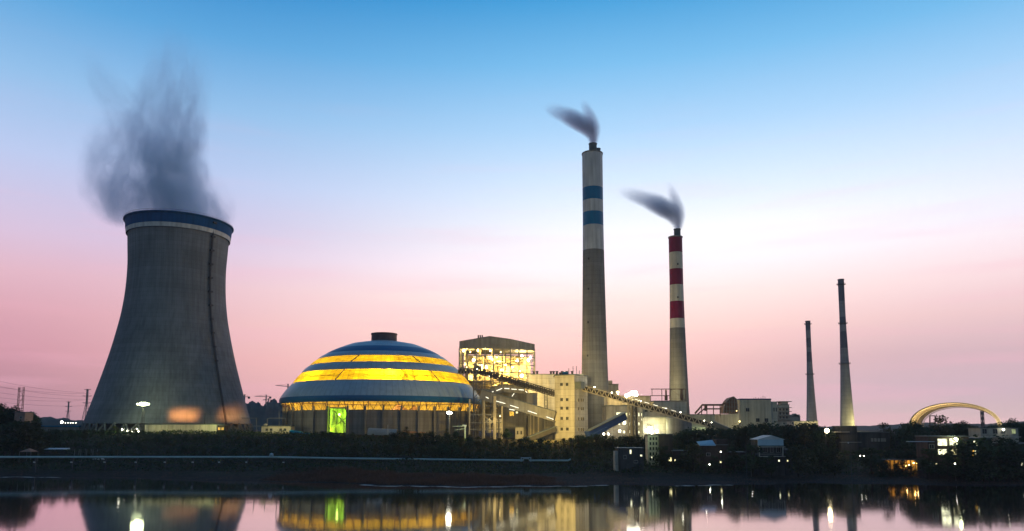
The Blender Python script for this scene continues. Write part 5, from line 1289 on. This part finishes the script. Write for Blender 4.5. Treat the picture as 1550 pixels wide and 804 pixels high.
zones = [(-60,62,'dark tree in the tall clump at the far left edge','trees of the tall clump at far left'),(62,215,'dark bushy tree on the bank left of the floodlight mast','trees on the bank before the cooling tower, left part'),
 (215,385,'dark bushy tree on the bank below the long low hall','trees on the bank below the long low hall'),(385,560,'dark bushy tree below the left half of the dome','trees below the left of the dome'),
 (560,735,'dark bushy tree below the right half of the dome','trees below the right of the dome'),(735,890,'dark tree below the conveyor galleries and lift tower','trees below the galleries'),
 (890,1045,'dark tree between the tall smokestacks, by the shore blocks','trees near the shore blocks'),(1045,1210,'dark tree on the wooded rise before the office block','trees before the office block'),
 (1210,1345,'dark tree on the rise below the two thin chimneys','trees below the thin chimneys'),(1345,1640,'dark tree on the right below the arched shed','trees below the arched shed')]
def zone(px):
    for a_, c_, l_, g_ in zones:
        if a_ <= px < c_: return l_, g_
    return zones[-1][2:]
def sD(px, s_):
    D = 330
    for _ in range(8): D = shore((px-775)/1105*D)+s_
    return D
px = -40
while px < 1600:
    l_, g_ = zone(px); e = -1 if px < 60 else 0
    s_ = lerp_tab([(-40,50),(200,85),(400,95),(1600,88)], px) + rv.uniform(-6, 8)
    D = sD(px, s_)
    if px < 62: kinds = [4,5]
    elif px > 1030: kinds = [4,5,0,2,3] if not 1262 < px < 1345 else [0,2]
    else: kinds = [0,1,2,3]
    y_ = lerp_tab(sky_tab, px) + rv.uniform(-1.5, 3.0)
    plant(px, y_, D, kinds, l_, g_, rv, 1.15)
    px += rv.uniform(8, 13) if px > 60 else rv.uniform(12, 17)
for row, (sa, sb, off, gap) in enumerate(((66, 80, 9, 15), (46, 60, 19, 17))):
    px = -40 + row*6
    while px < 1600:
        l_, g_ = zone(px)
        s_ = rv.uniform(sa, sb)
        if px < 400: s_ -= lerp_tab([(0, 26), (400, 4)], px)
        D = sD(px, s_)
        if px < 885:
            Dp = lerp_tab([(-60,299),(0,303),(400,306),(520,307),(650,305),(864,302.5)], px)
            if D < Dp+6: D = Dp+6+rv.uniform(0, 6); y_ = lerp_tab(sky_tab, px)
        y_ = max(y_, 640)+off+rv.uniform(-3, 4) + (6 if row and px > 900 else 0)
        q = P(px, y_, D); g0 = ground(q.x, D)
        clear = (925 < px < 1035 or 1052 < px < 1105 or 1143 < px < 1190 or 1410 < px < 1455 or 1466 < px < 1482)
        if q.z-g0 < 2.2: y_ -= (3.0-(q.z-g0))*F/D
        if not (clear and D < 303) and not (row == 0 and 1268 < px < 1300):
            plant(px, y_, D, [0,1,2,3], l_, g_, rv, 1.2)
        px += rv.uniform(gap*.75, gap*1.25)
# single trees that stand out
plant(767, 650, 372, [-1], 'round dome-shaped bush before the transfer house', None, rv, 1.25, 'round_bush', 'bush')
plant(1421, 629, 330, [6], 'taller feathery tree in front of the arched shed opening', None, rv, .95)
plant(1385, 640, 318, [5], 'broad rounded tree at the left foot of the arched shed', None, rv, 1.3)
plant(1338, 640, 335, [6], 'loose-crowned tree right of the long low dark building', None, rv, 1.2)
plant(1234, 641, 338, [6], 'loose-crowned tree close left of the glaring street lamp', None, rv, 1.0)
plant(1536, 636, 330, [5], 'tree rising behind the flat-roofed house at the right edge', None, rv, 1.0)
plant(1455, 639, 345, [5], 'broad dark tree right of the feathery one under the arched shed', None, rv, 1.4)
plant(1217, 641, 336, [6], 'sparse tree in front of the low yellow-lit building', None, rv, .9)
plant(205, 646, 388, [6], 'small tree beside the floodlight mast and white rack', None, rv, 1.2)
plant(173, 645, 391, [1], 'small bush lit bright green left of the white rack', None, rv, 1.0, 'lit_bush', 'bush')
lamp('green_bush_light', P(173, 647, 384), 500, (.6,1,.05), None, .3)
plant(615, 646, 378, [6], 'thin-crowned tree before the middle of the dome wall', None, rv, 1.0)
plant(676, 649, 375, [6], 'thin-crowned tree just left of the white portal frame', None, rv, 1.0)
plant(492, 653, 378, [0], 'dark bush just left of the green doorway', None, rv, 1.0, 'bush', 'bush')
plant(710, 658, 371, [1], 'bush lit yellow-green right of the white portal frame', None, rv, 1.2, 'lit_bush', 'bush')
plant(694, 660, 369, [1], 'bush lit yellow-green left of the white portal frame', None, rv, 1.2, 'lit_bush', 'bush')
for px_, lab in ((1342,'dark shrub before the left end of the orange-lit shed'),(1356,'dark shrub before the middle of the orange-lit shed'),(1398,'dark shrub before the right end of the orange-lit shed'),(1366,'taller dark shrub just right of the middle of the orange-lit shed'),(1378,'tiny dark shrub before the brightest bay of the orange-lit shed'),(1333,'dark shrub off the left corner of the orange-lit shed')):
    plant(px_, {1366:698,1378:705,1333:697,1398:699}.get(px_,703), 279, [2], lab, None, rv, .7, 'shrub', 'shrub')
for px_, y_, D_2, lab in ((1369,672,293,'shrubby tree behind the left of the orange-lit shed'),(1386,676,293,'shrubby tree behind the right of the orange-lit shed'),(1402,680,270,'shrubby tree at the left corner of the big-windowed house'),(1457,670,263,'shrubby tree right of the big lit windows'),
  (1487,668,264,'shrubby tree covering the house with stacked windows'),(1505,676,265,'shrubby tree between the house with stacked windows and the right edge'),(1519,668,266,'shrubby tree before the house cut by the right edge'),(1537,676,266,'shrubby tree lowest at the right edge'),(1434,694,262,'low shrub right under the big lit windows'),
  (1048,674,290,'shrubby tree left of the blue-sheeted house'),(1110,676,291,'shrubby tree before the long brown wall'),(1207,676,283,'shrubby tree right of the gabled white-topped house'),(1138,674,283,'shrubby tree left of the gabled white-topped house'),(1167,691,279,'low shrub before the gabled white-topped house'),(1029,688,291,'low shrub before the shed-like house with a dim slot'),(1005,676,294,'shrubby tree before the dark tall house wall'),(1080,690,291,'low shrub at the foot of the blue-sheeted house'),
  (1240,676,290,'shrubby tree on the shore below the glaring street lamp'),(1262,682,285,'low shrubby tree left of the utility pole'),(1318,678,285,'shrubby tree on the shore left of the orange-lit shed'),(30,637,333,'tree hiding the foot of the brick house at far left'),(22,640,331,'tree left of the brick house foot at far left'),(44,640,331,'tree right of the brick house foot at far left')):
    plant(px_, y_, D_2, [0,1,3], lab, None, rv, 1.3, 'shrub' if 'low shrub' in lab else 'tree', 'shrub' if 'low shrub' in lab else 'tree')
# undergrowth on the slopes, reeds on the mud
def scatter(name, n, xr, fn_s, hfun, leaf, m, seed, up=False):
    rnd = random.Random(seed); v, f = [], []
    for i in range(n):
        x = rnd.uniform(*xr); s0, s1 = fn_s(x)
        s_ = rnd.uniform(s0, s1); y = shore(x)+s_
        hh = hfun(x, y, s_)
        if hh <= 0: continue
        g_ = ground(x, y); s2 = leaf*rnd.uniform(.6, 1.5)
        if up:
            an = rnd.random()*3.14; dx, dy = math.cos(an)*leaf*.16, math.sin(an)*leaf*.16; lx, ly = rnd.gauss(0,.25), rnd.gauss(0,.25); h_ = hh*rnd.uniform(.5,1.1); k = len(v)
            v += [Vector((x-dx, y-dy, g_-.1)), Vector((x+dx, y+dy, g_-.1)), Vector((x+dx*.2+lx, y+dy*.2+ly, g_+h_)), Vector((x-dx*.2+lx, y-dy*.2+ly, g_+h_))]; f.append((k,k+1,k+2,k+3))
        else: leaf_quads(v, f, Vector((x, y, g_+hh*rnd.random()**.6)), s2, rnd)
    b = MB(); b.v = v; b.f = f; b.mi = [0]*len(f)
    return struct(b.build(name, m), 'stuff')
nz_ = lambda x, y: .5+.5*math.sin(x*.31+2*math.sin(y*.17))*math.sin(y*.27+1.7*math.sin(x*.11))
def under_h(x, y, s_):
    if ground(x, y) > 16.9: return .5
    px = 775+x/y*1105
    if px < 885 and y < lerp_tab([(-60,299),(0,303),(400,306),(520,307),(650,305),(864,302.5)], px)+2: return .25+.6*nz_(x, y)
    return .5+2.0*nz_(x, y)
u = scatter('undergrowth', 70000, (-330, 330), lambda x: (lerp_tab([(-330,10),(-150,14),(0,36),(330,26)], x), 108), under_h, .75, M['leafA'], 5)
r_ = scatter('reeds', 26000, (-95, 20), lambda x: (3, 30), lambda x, y, s_: (.4+1.8*nz_(x*.6, y*.6+3))*min(1, (x+95)/15)*min(1, (20-x)/15), .5, M['reed'], 6, True)
g2_ = scatter('bank_grass', 30000, (-330, 330), lambda x: (2, 45), lambda x, y, s_: .15+.7*max(0, nz_(x*.7+9, y)-.35), .4, M['reed'], 8, True)
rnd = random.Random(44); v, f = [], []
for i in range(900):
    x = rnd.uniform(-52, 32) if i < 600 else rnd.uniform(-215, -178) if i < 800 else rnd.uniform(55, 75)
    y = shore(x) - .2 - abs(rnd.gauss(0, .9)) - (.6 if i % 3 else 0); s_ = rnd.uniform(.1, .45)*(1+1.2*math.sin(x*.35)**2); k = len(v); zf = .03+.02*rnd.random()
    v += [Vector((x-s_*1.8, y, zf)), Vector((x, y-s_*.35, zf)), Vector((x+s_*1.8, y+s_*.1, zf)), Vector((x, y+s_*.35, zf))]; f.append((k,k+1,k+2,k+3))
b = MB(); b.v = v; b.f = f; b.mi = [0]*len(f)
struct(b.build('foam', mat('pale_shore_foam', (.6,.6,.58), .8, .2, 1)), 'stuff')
# ================================================================= AIR
hz = bpy.data.materials.new('evening_haze_air'); hz.use_nodes = True; t = NT(hz.node_tree)
pv = t.n('VolumePrincipled', {'Color': (.80,.84,.92,1), 'Density': HAZE, 'Anisotropy': .35})
nd = t.n('OutputMaterial'); t.nt.links.new(pv.outputs[0], nd.inputs['Volume'])
if HAZE > 0:
    struct(MB().box((0, 850, 144), (3500, 1800, 296)).build('haze', hz), 'stuff')
